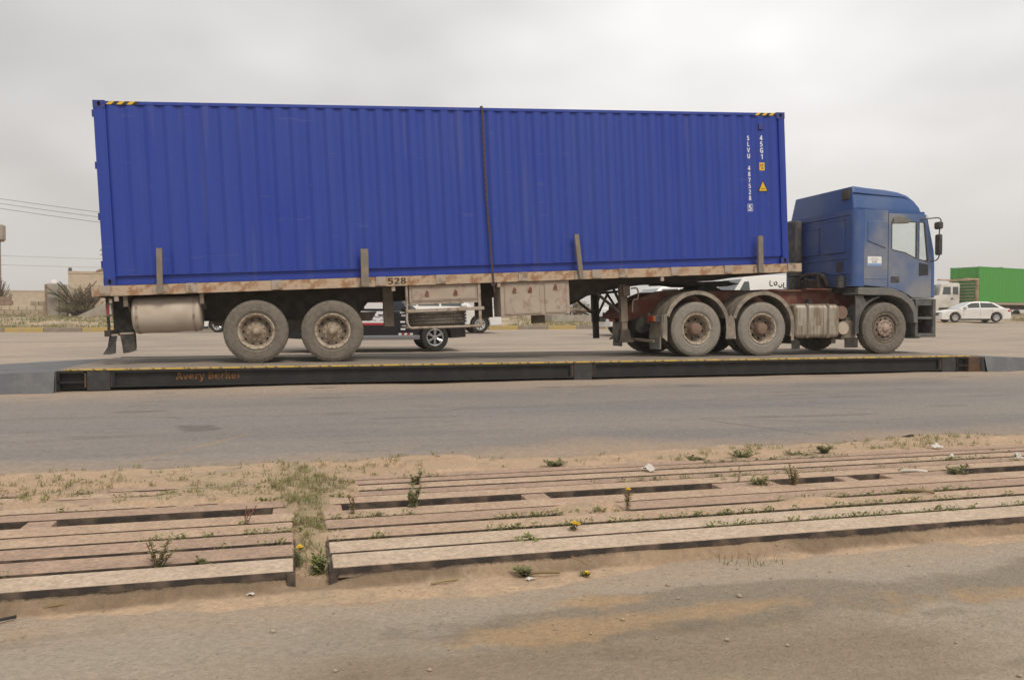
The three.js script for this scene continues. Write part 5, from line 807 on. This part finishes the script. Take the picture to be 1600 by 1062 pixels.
function weed(name, label, x, z, o) {
  const y = Math.max(sandH(x, z), o.y ?? -1) - 0.004, g = thing(name, label, o.cat || 'weed', [x, y, z]);
  o = { ...o, h: (o.h || 0.1) * 1.25, leafL: (o.leafL || 0.025) * 1.15, leafW: (o.leafW || 0.012) * 1.25, leaves: o.leaves ? Math.round(o.leaves * 1.7) : 8, stems: o.stems > 3 ? Math.round(o.stems * 1.3) : o.stems, thick: (o.thick || 1) * 0.9 };
  const { h = 0.1, stems = 4, leaves = 8, leafL = 0.025, leafW = 0.012, spread = 0.4, leafM = M.leaf, stemM = M.stem, flowers = 0, tuft = 0, tuftM = leafM, lean = 0, reach = 1 } = o;
  const st = [], lf = [], tips = [];
  for (let i = 0; i < stems; i++) {
    const a = rr(0, 6.283), k = spread * rr(0.3, 1), hh = h * rr(0.6, 1), b = V3(rr(-0.01, 0.01), 0, rr(-0.01, 0.01)), m = V3(Math.cos(a) * k * hh * 0.4 + lean * hh * 0.4, hh * 0.55, Math.sin(a) * k * hh * 0.4), t = V3(Math.cos(a) * k * hh + lean * hh, hh, Math.sin(a) * k * hh);
    st.push(new THREE.TubeGeometry(new THREE.QuadraticBezierCurve3(b, m, t), 6, 0.0016 * (o.thick || 1), 4)); tips.push(t);
    for (let j = 0; j < leaves; j++) { const q = rr(0.12, 1), p = b.clone().multiplyScalar((1 - q) * (1 - q)).addScaledVector(m, 2 * q * (1 - q)).addScaledVector(t, q * q), c = rr(0, 6.283); leafQuad(lf, p, V3(Math.cos(c), rr(-0.1, 0.8), Math.sin(c)), leafL * rr(0.6, 1.2) * reach, leafW * rr(0.7, 1.2), rr(-0.1, 0.2)); }
  }
  if (stems) { obj('stem', st, stemM, g).userData.kind = 'stuff'; if (lf.length) obj('leaf', fromTris(lf), leafM, g).userData.kind = 'stuff'; }
  if (tuft) { const q = []; blades(q, 0, 0, 0, tuft, h * 0.8, o.tuftR || 0.05, 0.004); obj('blade', fromTris(q), tuftM, g).userData.kind = 'stuff'; }
  for (let i = 0; i < flowers; i++) {
    const t = tips[i] || V3(0, h, 0), q = []; t.y += 0.002; for (let j = 0; j < 14; j++) { const c = j / 14 * 6.283; leafQuad(q, t, V3(Math.cos(c), 0.35, Math.sin(c)), 0.019, 0.011, 0.05); } for (let j = 0; j < 9; j++) { const c = j / 9 * 6.283 + 0.2; leafQuad(q, t.clone().add(V3(0, 0.004, 0)), V3(Math.cos(c), 0.9, Math.sin(c)), 0.014, 0.009, 0.05); }
    const f = obj('flower', fromTris(q), M.petal, g); obj('flower_centre', new THREE.SphereGeometry(0.006, 8, 6).scale(1, 0.6, 1).translate(t.x, t.y + 0.004, t.z), M.petal, f);
  }
  return g;
}
const DRY = { leafM: M.leafDry, stemM: M.stem };
weed('yellow_flower_weed', 'small weed with one yellow flower at the left of the gap between plank grids', 2.915, 10.79, { h: 0.075, stems: 3, leaves: 9, flowers: 1, spread: 0.35, tuft: 14 });
weed('leafy_weed', 'green leafy clump at the near mouth of the gap between plank grids', 2.985, 10.885, { h: 0.06, stems: 9, leaves: 10, leafL: 0.03, leafM: M.leafBright, spread: 0.9 });
weed('dry_stalk', 'brown dry stalk at the left end of the middle slot', 3.185, 10.06, { h: 0.125, stems: 3, leaves: 12, leafL: 0.014, leafM: M.stem, spread: 0.25, thick: 1.6 });
weed('leafy_weed', 'yellowish bushy weed leaning over the middle slot', 3.50, 9.99, { h: 0.11, stems: 8, leaves: 11, spread: 0.6, leafM: M.leaf });
weed('leafy_weed', 'dark green upright weed behind the middle slot', 3.60, 9.42, { h: 0.12, stems: 8, leaves: 14, spread: 0.35, leafM: M.leaf, leafL: 0.022 });
weed('yellow_flower_weed', 'taller weed with a bright yellow bloom in front of the long right slot', 4.55, 10.37, { h: 0.095, stems: 4, leaves: 7, flowers: 1, spread: 0.22, leafM: M.leafDry });
weed('yellow_flower_weed', 'low weed with two yellow flowers on the plank joint', 4.16, 10.66, { h: 0.05, stems: 4, leaves: 7, flowers: 2, spread: 0.6 });
weed('leafy_weed', 'dense green weed clump rooted behind the front plank', 3.91, 10.775, { h: 0.055, stems: 16, leaves: 10, spread: 1.3, leafM: M.leafBright, tuft: 30, tuftR: 0.09 });
weed('leafy_weed', 'row of fresh green leaves in a plank joint near the middle right', 4.80, 10.776, { h: 0.045, stems: 14, leaves: 9, spread: 1.9, leafM: M.leafBright, leafW: 0.018 });
weed('dry_shrub', 'dry brown shrub standing over the right-hand slot', 5.77, 9.99, { h: 0.15, stems: 8, leaves: 14, spread: 0.4, leafM: M.leafDry, thick: 1.4 });
weed('leafy_weed', 'yellow-green tuft at the left end of the right-hand slot', 5.58, 9.93, { h: 0.07, stems: 14, leaves: 10, spread: 1.1, leafM: M.leafBright, tuft: 40, tuftR: 0.1, tuftM: M.leafDry });
weed('dry_stalk', 'thin tall dry stalk beside the yellow-green tuft', 5.50, 9.83, { h: 0.14, stems: 1, leaves: 14, leafL: 0.01, leafM: M.leafDry, spread: 0.1 });
weed('dry_shrub', 'reddish weed with fleshy leaves on the left plank grid', 2.37, 10.776, { h: 0.11, stems: 6, leaves: 11, leafL: 0.022, leafW: 0.013, spread: 0.8, leafM: M.leaf, stemM: M.rust, thick: 1.5 });
weed('leafy_weed', 'upright sprig right of the reddish weed', 2.545, 10.776, { h: 0.07, stems: 4, leaves: 9, spread: 0.45, leafM: M.leaf });
weed('leafy_weed', 'small green sprig in the second joint of the left grid', 2.19, 10.363, { h: 0.055, stems: 6, leaves: 8, spread: 0.7, leafM: M.leafBright });
weed('dry_stalk', 'red leaning stalk at the right end of the left slot', 2.66, 10.16, { h: 0.15, stems: 3, leaves: 5, leafL: 0.014, leafM: M.rust, stemM: M.rust, spread: 0.3, lean: 0.35, thick: 1.4 });
weed('leafy_weed', 'green weed with orange debris inside the left slot', 2.18, 9.92, { h: 0.13, stems: 10, leaves: 8, spread: 0.7, leafM: M.leaf });
for (const [x, z, t] of [[5.60, 9.06, 'first'], [5.98, 9.02, 'second'], [6.44, 9.04, 'third'], [6.66, 9.01, 'fourth'], [7.98, 9.28, 'last']]) weed('low_tuft', t + ' dark green tuft from the left along the far plank edge at right', x, z, { h: 0.05, stems: 16, leaves: 9, spread: t === 'second' || t === 'third' ? 2.4 : 1.3, leafM: M.leaf }).userData.group = 'tufts along the far plank edge';
weed('low_tuft', 'flat green weed on the far edge above the pale sand patch', 4.60, 9.0, { h: 0.04, stems: 16, leaves: 9, spread: 2.4, leafM: M.leaf });
weed('leafy_weed', 'green weed lying on the bank below the front plank', 3.81, 11.08, { h: 0.035, stems: 9, leaves: 9, spread: 1.4, leafM: M.leaf });
weed('dry_grass_clump', 'sprawling grass on the sand right below the front plank', 4.83, 11.06, { h: 0.035, stems: 0, tuft: 90, tuftR: 0.16, cat: 'grass' });
weed('yellow_flower_weed', 'tiny yellow flower on the sand below the front plank', 4.05, 11.13, { h: 0.012, stems: 3, leaves: 5, flowers: 1, spread: 2 });
weed('leafy_weed', 'bushy weed at the right end of the frame beyond the planks', 6.95, 9.93, { h: 0.08, stems: 20, leaves: 11, spread: 1.4, leafM: M.leaf, tuft: 80, tuftR: 0.2, tuftM: M.leafDry });
weed('leafy_weed', 'short green sprig in the front joint at far right', 6.14, 10.776, { h: 0.05, stems: 6, leaves: 8, spread: 1.2, leafM: M.leaf });
{ // uncountable growth in the sand and the plank joints
  const pts = [], dry = [], lf = [];
  const inGrid = (x, z) => (x < 2.9 || x > 3.035) && z > 9.066 && z < 10.98;
  for (let i = 0; i < 11000; i++) {
    const x = rr(-0.8, 9.5), z = rr(8.35, 10.95), h = sandH(x, z); if (h < 0.0) continue;
    const dens = 0.05 + 1.3 * gauss(x, z, 2.96, 10.1, 0.15, 0.9) + 0.8 * gauss(x, z, 5.5, 9.75, 0.25, 0.2) + 1.2 * gauss(x, z, 3.3, 9.3, 0.55, 0.2) + 0.6 * gauss(x, z, 1.6, 9.2, 1.4, 0.35) + 0.7 * gauss(x, z, 7.2, 9.5, 0.7, 0.3) + 0.35 * sstep(0.55, 0.7, fbm(x * 1.8 + 50, z * 3, 3));
    if (rnd() > dens) continue; if (inGrid(x, z) && h < TOP - 0.004) continue;
    const t = rnd(); blades(t < 0.56 ? pts : dry, x, h - 0.004, z, 4 + (rnd() * 7 | 0), rr(0.015, 0.05) * (0.7 + dens * 0.55), rr(0.012, 0.045), 0.0034);
    if (t > 0.6) for (let j = 0; j < 7; j++) { const c = rr(0, 6.283); leafQuad(lf, V3(x + rr(-0.02, 0.02), h + rr(0, 0.02), z + rr(-0.02, 0.02)), V3(Math.cos(c), rr(0.1, 0.9), Math.sin(c)), rr(0.01, 0.025), 0.01, 0.1); }
  }
  for (const zj of [10.776, 10.564, 10.3625, 10.1575, 9.664, 9.514, 9.344, 9.198]) for (let i = 0; i < 900; i++) { const x = rr(-0.8, 9); if (fbm(x * 1.4 + zj * 9, zj * 5, 3) < 0.56 + 0.12 * rnd()) continue; blades(rnd() < 0.6 ? pts : dry, x, TOP - 0.03, zj + rr(-0.006, 0.006), 3 + (rnd() * 4 | 0), rr(0.03, 0.055), 0.012, 0.003); if (rnd() < 0.4) for (let j = 0; j < 7; j++) { const c = rr(0, 6.283); leafQuad(lf, V3(x + rr(-0.02, 0.02), TOP + rr(-0.01, 0.015), zj), V3(Math.cos(c), rr(0.1, 0.9), Math.sin(c)), rr(0.012, 0.026), 0.01, 0.1); } }
  const a = obj('ground_cover', fromTris(pts), M.leaf); tag(a, 'low green ground cover among the planks', 'ground cover', null, 'stuff'); const b = obj('dry_grass', fromTris(dry), M.leafDry); tag(b, 'dry yellow grass wisps among the planks', 'grass', null, 'stuff'); const c = obj('seedlings', fromTris(lf), M.leafBright); tag(c, 'tiny bright seedlings among the planks', 'seedlings', null, 'stuff');
}
// litter, sticks and stones
const crumple = (x, z, w, h, label, name = 'paper_scrap', y = 0) => { const g = new THREE.PlaneGeometry(w * 2, w * 1.4, 9, 7).rotateX(-Math.PI / 2), p = g.attributes.position, sd = x * 7; for (let i = 0; i < p.count; i++) { const a = p.getX(i) / w, c = p.getZ(i) / w; p.setXYZ(i, p.getX(i) * (0.7 + 0.6 * vn(c * 3 + sd, a * 3)), h * (1.6 * vn(a * 2.5 + sd, c * 2.5) + 0.8 * vn(a * 6, c * 6 + sd)) * (1.2 - 0.7 * Math.hypot(a, c)), p.getZ(i) * (0.7 + 0.6 * vn(a * 3 + sd, c * 3 + 5))); } g.computeVertexNormals(); const o = obj(name, g, M.paper); o.position.set(x, Math.max(sandH(x, z), y) + 0.003, z); o.rotation.y = x; tag(o, label, 'litter'); };
crumple(5.10, 9.40, 0.04, 0.025, 'crumpled white plastic scrap on the far planks', 'paper_scrap', TOP); crumple(7.58, 9.07, 0.05, 0.02, 'flat white scrap at the far plank edge on the right', 'paper_scrap', TOP); crumple(7.37, 9.46, 0.02, 0.018, 'small white scrap among dry weeds at right', 'paper_scrap', TOP); crumple(7.75, 9.64, 0.03, 0.03, 'white scrap nearest the right edge of the frame', 'paper_scrap', TOP); crumple(3.815, 11.135, 0.018, 0.006, 'tiny white butt beside the weed below the front plank', 'paper_scrap'); crumple(2.74, 11.05, 0.014, 0.008, 'tiny white scrap on sand below the left plank grid', 'paper_scrap');
const stick = (a, b, r, label, m = M.stem) => { const o = obj('dry_stick', tube([a, [(a[0] + b[0]) / 2, (a[1] + b[1]) / 2 + r, (a[2] + b[2]) / 2 + r * 2], b], r, 10, 5), m); tag(o, label, 'stick'); };
stick([4.02, 0.05, 10.96], [4.10, 0.015, 11.03], 0.005, 'dark twig leaning on the bank below the front plank'); stick([3.83, 0.02, 11.09], [3.95, 0.02, 11.11], 0.006, 'short twig beside the green weed on the bank'); stick([3.42, 0.018, 11.11], [3.53, 0.018, 11.08], 0.005, 'thin straw on the sand below the right plank grid', M.leafDry); stick([6.62, TOP + 0.014, 9.86], [6.73, TOP + 0.02, 9.96], 0.009, 'pale splinter of wood at the end of the short slot', M.paper); stick([6.20, TOP + 0.012, 10.36], [6.36, TOP + 0.008, 10.44], 0.008, 'brown stick lying across a plank joint at right'); stick([2.0, 0.014, 11.02], [2.14, 0.02, 11.0], 0.007, 'curled brown stick on the sand at lower left'); stick([8.05, 0.012, 8.15], [8.2, 0.014, 8.1], 0.012, 'dark strip of rubber on the far lane edge', M.rubber); stick([1.84, 0.012, 11.16], [1.95, 0.012, 11.08], 0.006, 'bent black cable end at the lower left edge', M.rubber);
{ const q = []; for (let i = 0; i < 260; i++) { const f = rnd() < 0.5, x = rr(0.5, 8.5), z = f ? rr(11.0, 12.4) : rr(8.2, 11.0), y = f ? Math.max(sandH(x, z), 0) : sandH(x, z); if (y < -0.005) continue; const s = rr(0.003, 0.009) * (rnd() < 0.08 ? 2 : 1); q.push(new THREE.IcosahedronGeometry(s, 0).scale(1, 0.6, rr(0.7, 1.3)).rotateY(rr(0, 6)).translate(x, y + s * 0.3, z)); } const o = obj('pebbles', q, M.stone); tag(o, 'scattered pebbles on the sand and tarmac', 'pebbles', null, 'stuff'); }
console.log('plants');

// ---------------------------------------------------------------- beyond the road
{
  const g = thing('painted_kerb', 'far kerb painted in yellow and grey stretches behind the truck', 'kerb', [0, 0.4, KZ]);
  for (let i = 0; i < 34; i++) { const a = -24.5 + i * 1.72 + (i > 0 ? 0 : 0), y = terrain(a + 0.9, KZ); part('kerb_stone', bx(a, a + 1.71, y - 0.15, y + 0.22, KZ - 0.22, KZ + 0.02, 0.025), ((i % 2) ^ (i < 19 ? 0 : 0)) ? M.kerbGrey : M.kerbYellow, g); }
}
{ // grass on the verge
  const a = [], b = []; for (let i = 0; i < 9000; i++) { const x = rr(-24, 34), z = rr(KZ - 14, KZ - 0.4); if (fbm(x * 0.5 + 3, z * 0.7, 4) < 0.46) continue; blades(rnd() < 0.6 ? a : b, x, verge(x, z) - 0.02, z, 4, rr(0.08, 0.26), 0.22, 0.035); }
  for (let i = 0; i < 500; i++) { const x = rr(56, 66), z = rr(-40, -36); blades(rnd() < 0.5 ? a : b, x, tH(x, z) - 0.02, z, 5, rr(0.2, 0.7), 0.3, 0.04); }
  tag(obj('verge_grass', fromTris(a), M.leaf), 'green grass on the verge beyond the far kerb', 'grass', null, 'stuff'); tag(obj('verge_dry_grass', fromTris(b), M.leafDry), 'dry grass on the verge beyond the far kerb', 'grass', null, 'stuff');
}
{ // gate pillar, walls and buildings on the left
  const gz = -46, py = verge(-12.3, gz);
  const g = thing('gate_pillar', 'grey concrete gate pillar with a block edge at far left', 'pillar', [-12.3, py, gz]); obj('shaft', bx(-0.35, 0.32, -0.3, 2.15, -0.3, 0.3, 0.02), M.concrete, g); obj('steel_post', bx(-0.52, -0.36, -0.3, 2.12, -0.2, 0.2), M.brick, g); obj('cap', new THREE.SphereGeometry(0.27, 14, 8, 0, 6.283, 0, 1.57).translate(0, 2.15, 0), M.truckWhite, g);
  for (let i = 0; i < 9; i++) obj('block', bx(0.33, 0.72 + (i % 2) * 0.07, -0.25 + i * 0.255, -0.01 + i * 0.255, -0.25, 0.25, 0.02), M.stone, g);
  const w = thing('stone_wall', 'low rough stone block wall left of the gate pillar', 'wall', [-15, verge(-15, -46.5), -46.5]);
  for (let r = 0; r < 4; r++) for (let i = 0; i < 9; i++) if (r < 3 || i > 5) obj('block', bx(-2 + i * 0.5 + (r % 2) * 0.2, -1.52 + i * 0.5 + (r % 2) * 0.2, -0.2 + r * 0.3, 0.08 + r * 0.3, -0.2, 0.2, 0.03), r % 2 ? M.stone : M.plaster, w);
  const bw = thing('brick_wall', 'low brown brick wall at the left edge of the frame', 'wall', [-17.6, verge(-17.6, -51), -51]); for (let r = 0; r < 5; r++) for (let i = 0; i < 6; i++) obj('block', bx(-1.4 + i * 0.45 + (r % 2) * 0.1, -0.96 + i * 0.45 + (r % 2) * 0.1, -0.1 + r * 0.28, 0.17 + r * 0.28, -0.2, 0.2, 0.02), M.brick, bw);
  const ty = verge(-18.2, -55), t = thing('tower_post', 'dark post carrying a grey box at the left edge', 'post', [-18.2, ty, -55]); obj('shaft', bx(-0.08, 0.08, -0.2, 5.5, -0.08, 0.08), M.brick, t); obj('box', bx(-0.55, 0.34, 5.5, 6.6, -0.4, 0.4, 0.04), M.concrete, t); obj('bracket', bx(-0.3, 0.28, 5.38, 5.5, -0.25, 0.25), M.brick, t);
  const fw = thing('boundary_wall', 'long pale boundary wall far behind the stone wall', 'wall', [-30, 2.2, -110]); obj('wall_panel', bx(-6, 8, 0, 2.55, -0.2, 0.2), M.plaster, fw); obj('coping', bx(-6, 8, 2.55, 2.65, -0.25, 0.25), M.plaster, fw);
  const b = thing('plaster_house', 'beige flat-roofed house behind the palm at left', 'house', [-14.6, 1.0, -84]); obj('wall', bx(-5.2, 6, -0.5, 4.75, -3, 3), M.plaster, b); obj('parapet', bx(-5.25, 6.05, 4.75, 5.0, -3.05, 3.05), M.plaster, b); obj('roof_gable', ext([[-2.4, 5.01], [6, 5.01], [2.0, 6.6]], -3, 3), M.plaster, b); obj('roof_edge', bar([-2.5, 5.02, 3.05], [2.0, 6.72, 3.05], 0.16, 0.2), M.brick, b); obj('lamp', [bx(-5.2, -4.9, 5.0, 5.35, 2.7, 2.9)], M.plastic, b);
  const cs = thing('concrete_slab', 'tilted grey concrete slab beside the palm bush', 'slab', [-8.4, verge(-8.4, -43.5), -43.5]); obj('slab_face', ext([[-2.2, -0.1], [3, -0.1], [3, 1.15], [0.2, 1.1]], -0.25, 0.25, 0.03), M.concrete, cs);
}
{ // palm and bushes
  const frond = (L, droop) => { const t = [], n = 16; const P = s => V3(L * s * 0.75, L * (s * 0.95 - droop * s * s), 0); for (let i = 1; i < n; i++) { const s = i / n, p = P(s); for (const q of [1, -1]) { const l = L * 0.30 * Math.sin(Math.PI * (0.15 + 0.8 * s)); leafQuad(t, p, V3(0.75, 0.35, q * 0.9), l, 0.06, 0); } } const st = prep(new THREE.TubeGeometry(new THREE.CatmullRomCurve3([P(0), P(0.35), P(0.7), P(1)]), 8, 0.025, 4)); return [fromTris(t), st]; };
  const pm = thing('young_palm', 'bushy young palm with stiff grey-green fronds beside the gate pillar', 'palm', [-11.05, verge(-11.05, -46), -46]); obj('trunk', rod([0, -0.2, 0], [0, 0.5, 0], 0.3, 10, 0.22), M.bark, pm);
  for (let i = 0; i < 20; i++) { const a = rr(0, 6.283), L = rr(1.5, 2.3), e = rr(-0.25, 0.35); obj('frond', frond(L, rr(0.1, 0.45)).map(q => prep(q).rotateZ(e).rotateY(a).translate(0, 0.4, 0)), M.palmLeaf, pm); }
  const bush = (name, label, x, z, R, H, n, lm, twig) => { const y = verge(x, z), g = thing(name, label, 'bush', [x, y, z]), st = [], t = []; for (let i = 0; i < twig; i++) { const a = rr(0, 6.283), k = rr(0.2, 1), e = V3(Math.cos(a) * R * k, H * rr(0.5, 1.0) * (1.1 - 0.4 * k), Math.sin(a) * R * k); const m = e.clone().multiplyScalar(0.5); m.y += 0.15; st.push(new THREE.TubeGeometry(new THREE.QuadraticBezierCurve3(V3(rr(-0.1, 0.1), -0.1, rr(-0.1, 0.1)), m, e), 6, 0.016, 4)); for (let j = 0; j < 4; j++) { const p = m.clone().lerp(e, rr(0, 1)), f = p.clone().add(V3(rr(-0.3, 0.3), rr(0, 0.35), rr(-0.3, 0.3))); st.push(rod(p.toArray(), f.toArray(), 0.008, 3)); for (let q = 0; q < n; q++) { const c = rr(0, 6.283), o = p.clone().lerp(f, rnd()).add(V3(rr(-0.12, 0.12), rr(-0.1, 0.1), rr(-0.12, 0.12))); leafQuad(t, o, V3(Math.cos(c), rr(-0.3, 0.8), Math.sin(c)), rr(0.08, 0.16), 0.05, 0.1); } } } obj('branch', st, M.bark, g).userData.kind = 'stuff'; if (t.length) obj('foliage', fromTris(t), lm, g).userData.kind = 'stuff'; };
  bush('dry_bush', 'brown dry bush right of the young palm', -10.2, -44.9, 1.45, 2.1, 10, mat([0.27, 0.195, 0.12], 0.9, 0, { side: THREE.DoubleSide }), 70); bush('green_bush', 'green undergrowth at the foot of the palm', -10.4, -44.6, 1.6, 0.75, 8, M.leaf, 70); bush('bare_bush', 'leafless twiggy bush above the brown wall at left', -17.6, -52.5, 1.0, 3.0, 0, M.leafDry, 60); bush('dry_bush', 'low dry bush on the verge seen beside the landing legs', 21, -39, 1.4, 1.5, 6, M.leaf, 40);
  // tall palm hidden behind the container, a frond tip showing at its rear edge
  const tp = thing('tall_palm', 'tall palm almost hidden behind the rear edge of the blue container', 'palm', [-10.9, verge(-10.9, -56), -56]); obj('trunk', rod([0, -0.2, 0], [0.1, 4.6, 0], 0.2, 10, 0.15), M.bark, tp); for (let i = 0; i < 16; i++) { const a = rr(0, 6.283); obj('frond', frond(rr(1.0, 1.3), rr(0.5, 0.9)).map(q => prep(q).rotateY(a).translate(0.1, 4.5, 0)), M.palmLeaf, tp); }
}
{ // broken boards beyond the kerb, power lines
  const g = thing('board_pile', 'heap of broken boards over a slab beyond the far kerb', 'rubble', [21.4, verge(21.4, -38), -38]); const m = [M.rail, M.stone, M.brick]; for (let i = 0; i < 14; i++) { const x = rr(-2, 2), z = rr(-0.8, 0.8); obj('board', bar([x - rr(0.8, 1.6), rr(0.6, 1.3), z], [x + rr(0.8, 1.6), rr(0.05, 0.7), z + rr(-0.4, 0.4)], 0.06, rr(0.15, 0.35)), m[i % 3], g); } obj('slab', bx(-2.6, 2.4, -0.1, 0.42, -1.2, 1.2, 0.03), M.concrete, g);
  const lines = [[10.55, 9.72, 'top', -60], [10.18, 9.32, 'middle', -60], [9.78, 8.9, 'bottom', -60]];
  for (const [a, b, t, z] of lines) { const f = x => a + (b - a) * (x + 19.56) / 7.02; tag(obj('power_line', tube([[-60, f(-60) * 0.62 + 9, z - 6], [-30, f(-30) + 0.25, z], [-19.56, a, z], [-12.54, b, z], [-2, f(-2) + 0.2, z], [12, f(12) + 0.9, z]], 0.022, 80, 5), M.wire), t + ' wire of the upper three power lines left of the container', 'power line'); }
  for (const [y, t] of [[7.9, 'upper'], [6.9, 'lower']]) tag(obj('power_line', tube([[-60, y + 1.2, -90], [-25, y + 0.1, -90], [-10, y, -90], [20, y + 0.8, -90]], 0.018, 40, 5), M.wire), t + ' of two faint distant wires left of the container', 'power line');
}
console.log('background');
scene.fog = new THREE.FogExp2(0xd9d3cb, 0.0011);
scene.traverse(o => { if (o.isMesh) { o.castShadow = true; o.receiveShadow = true; } });
renderer.render(scene, camera);
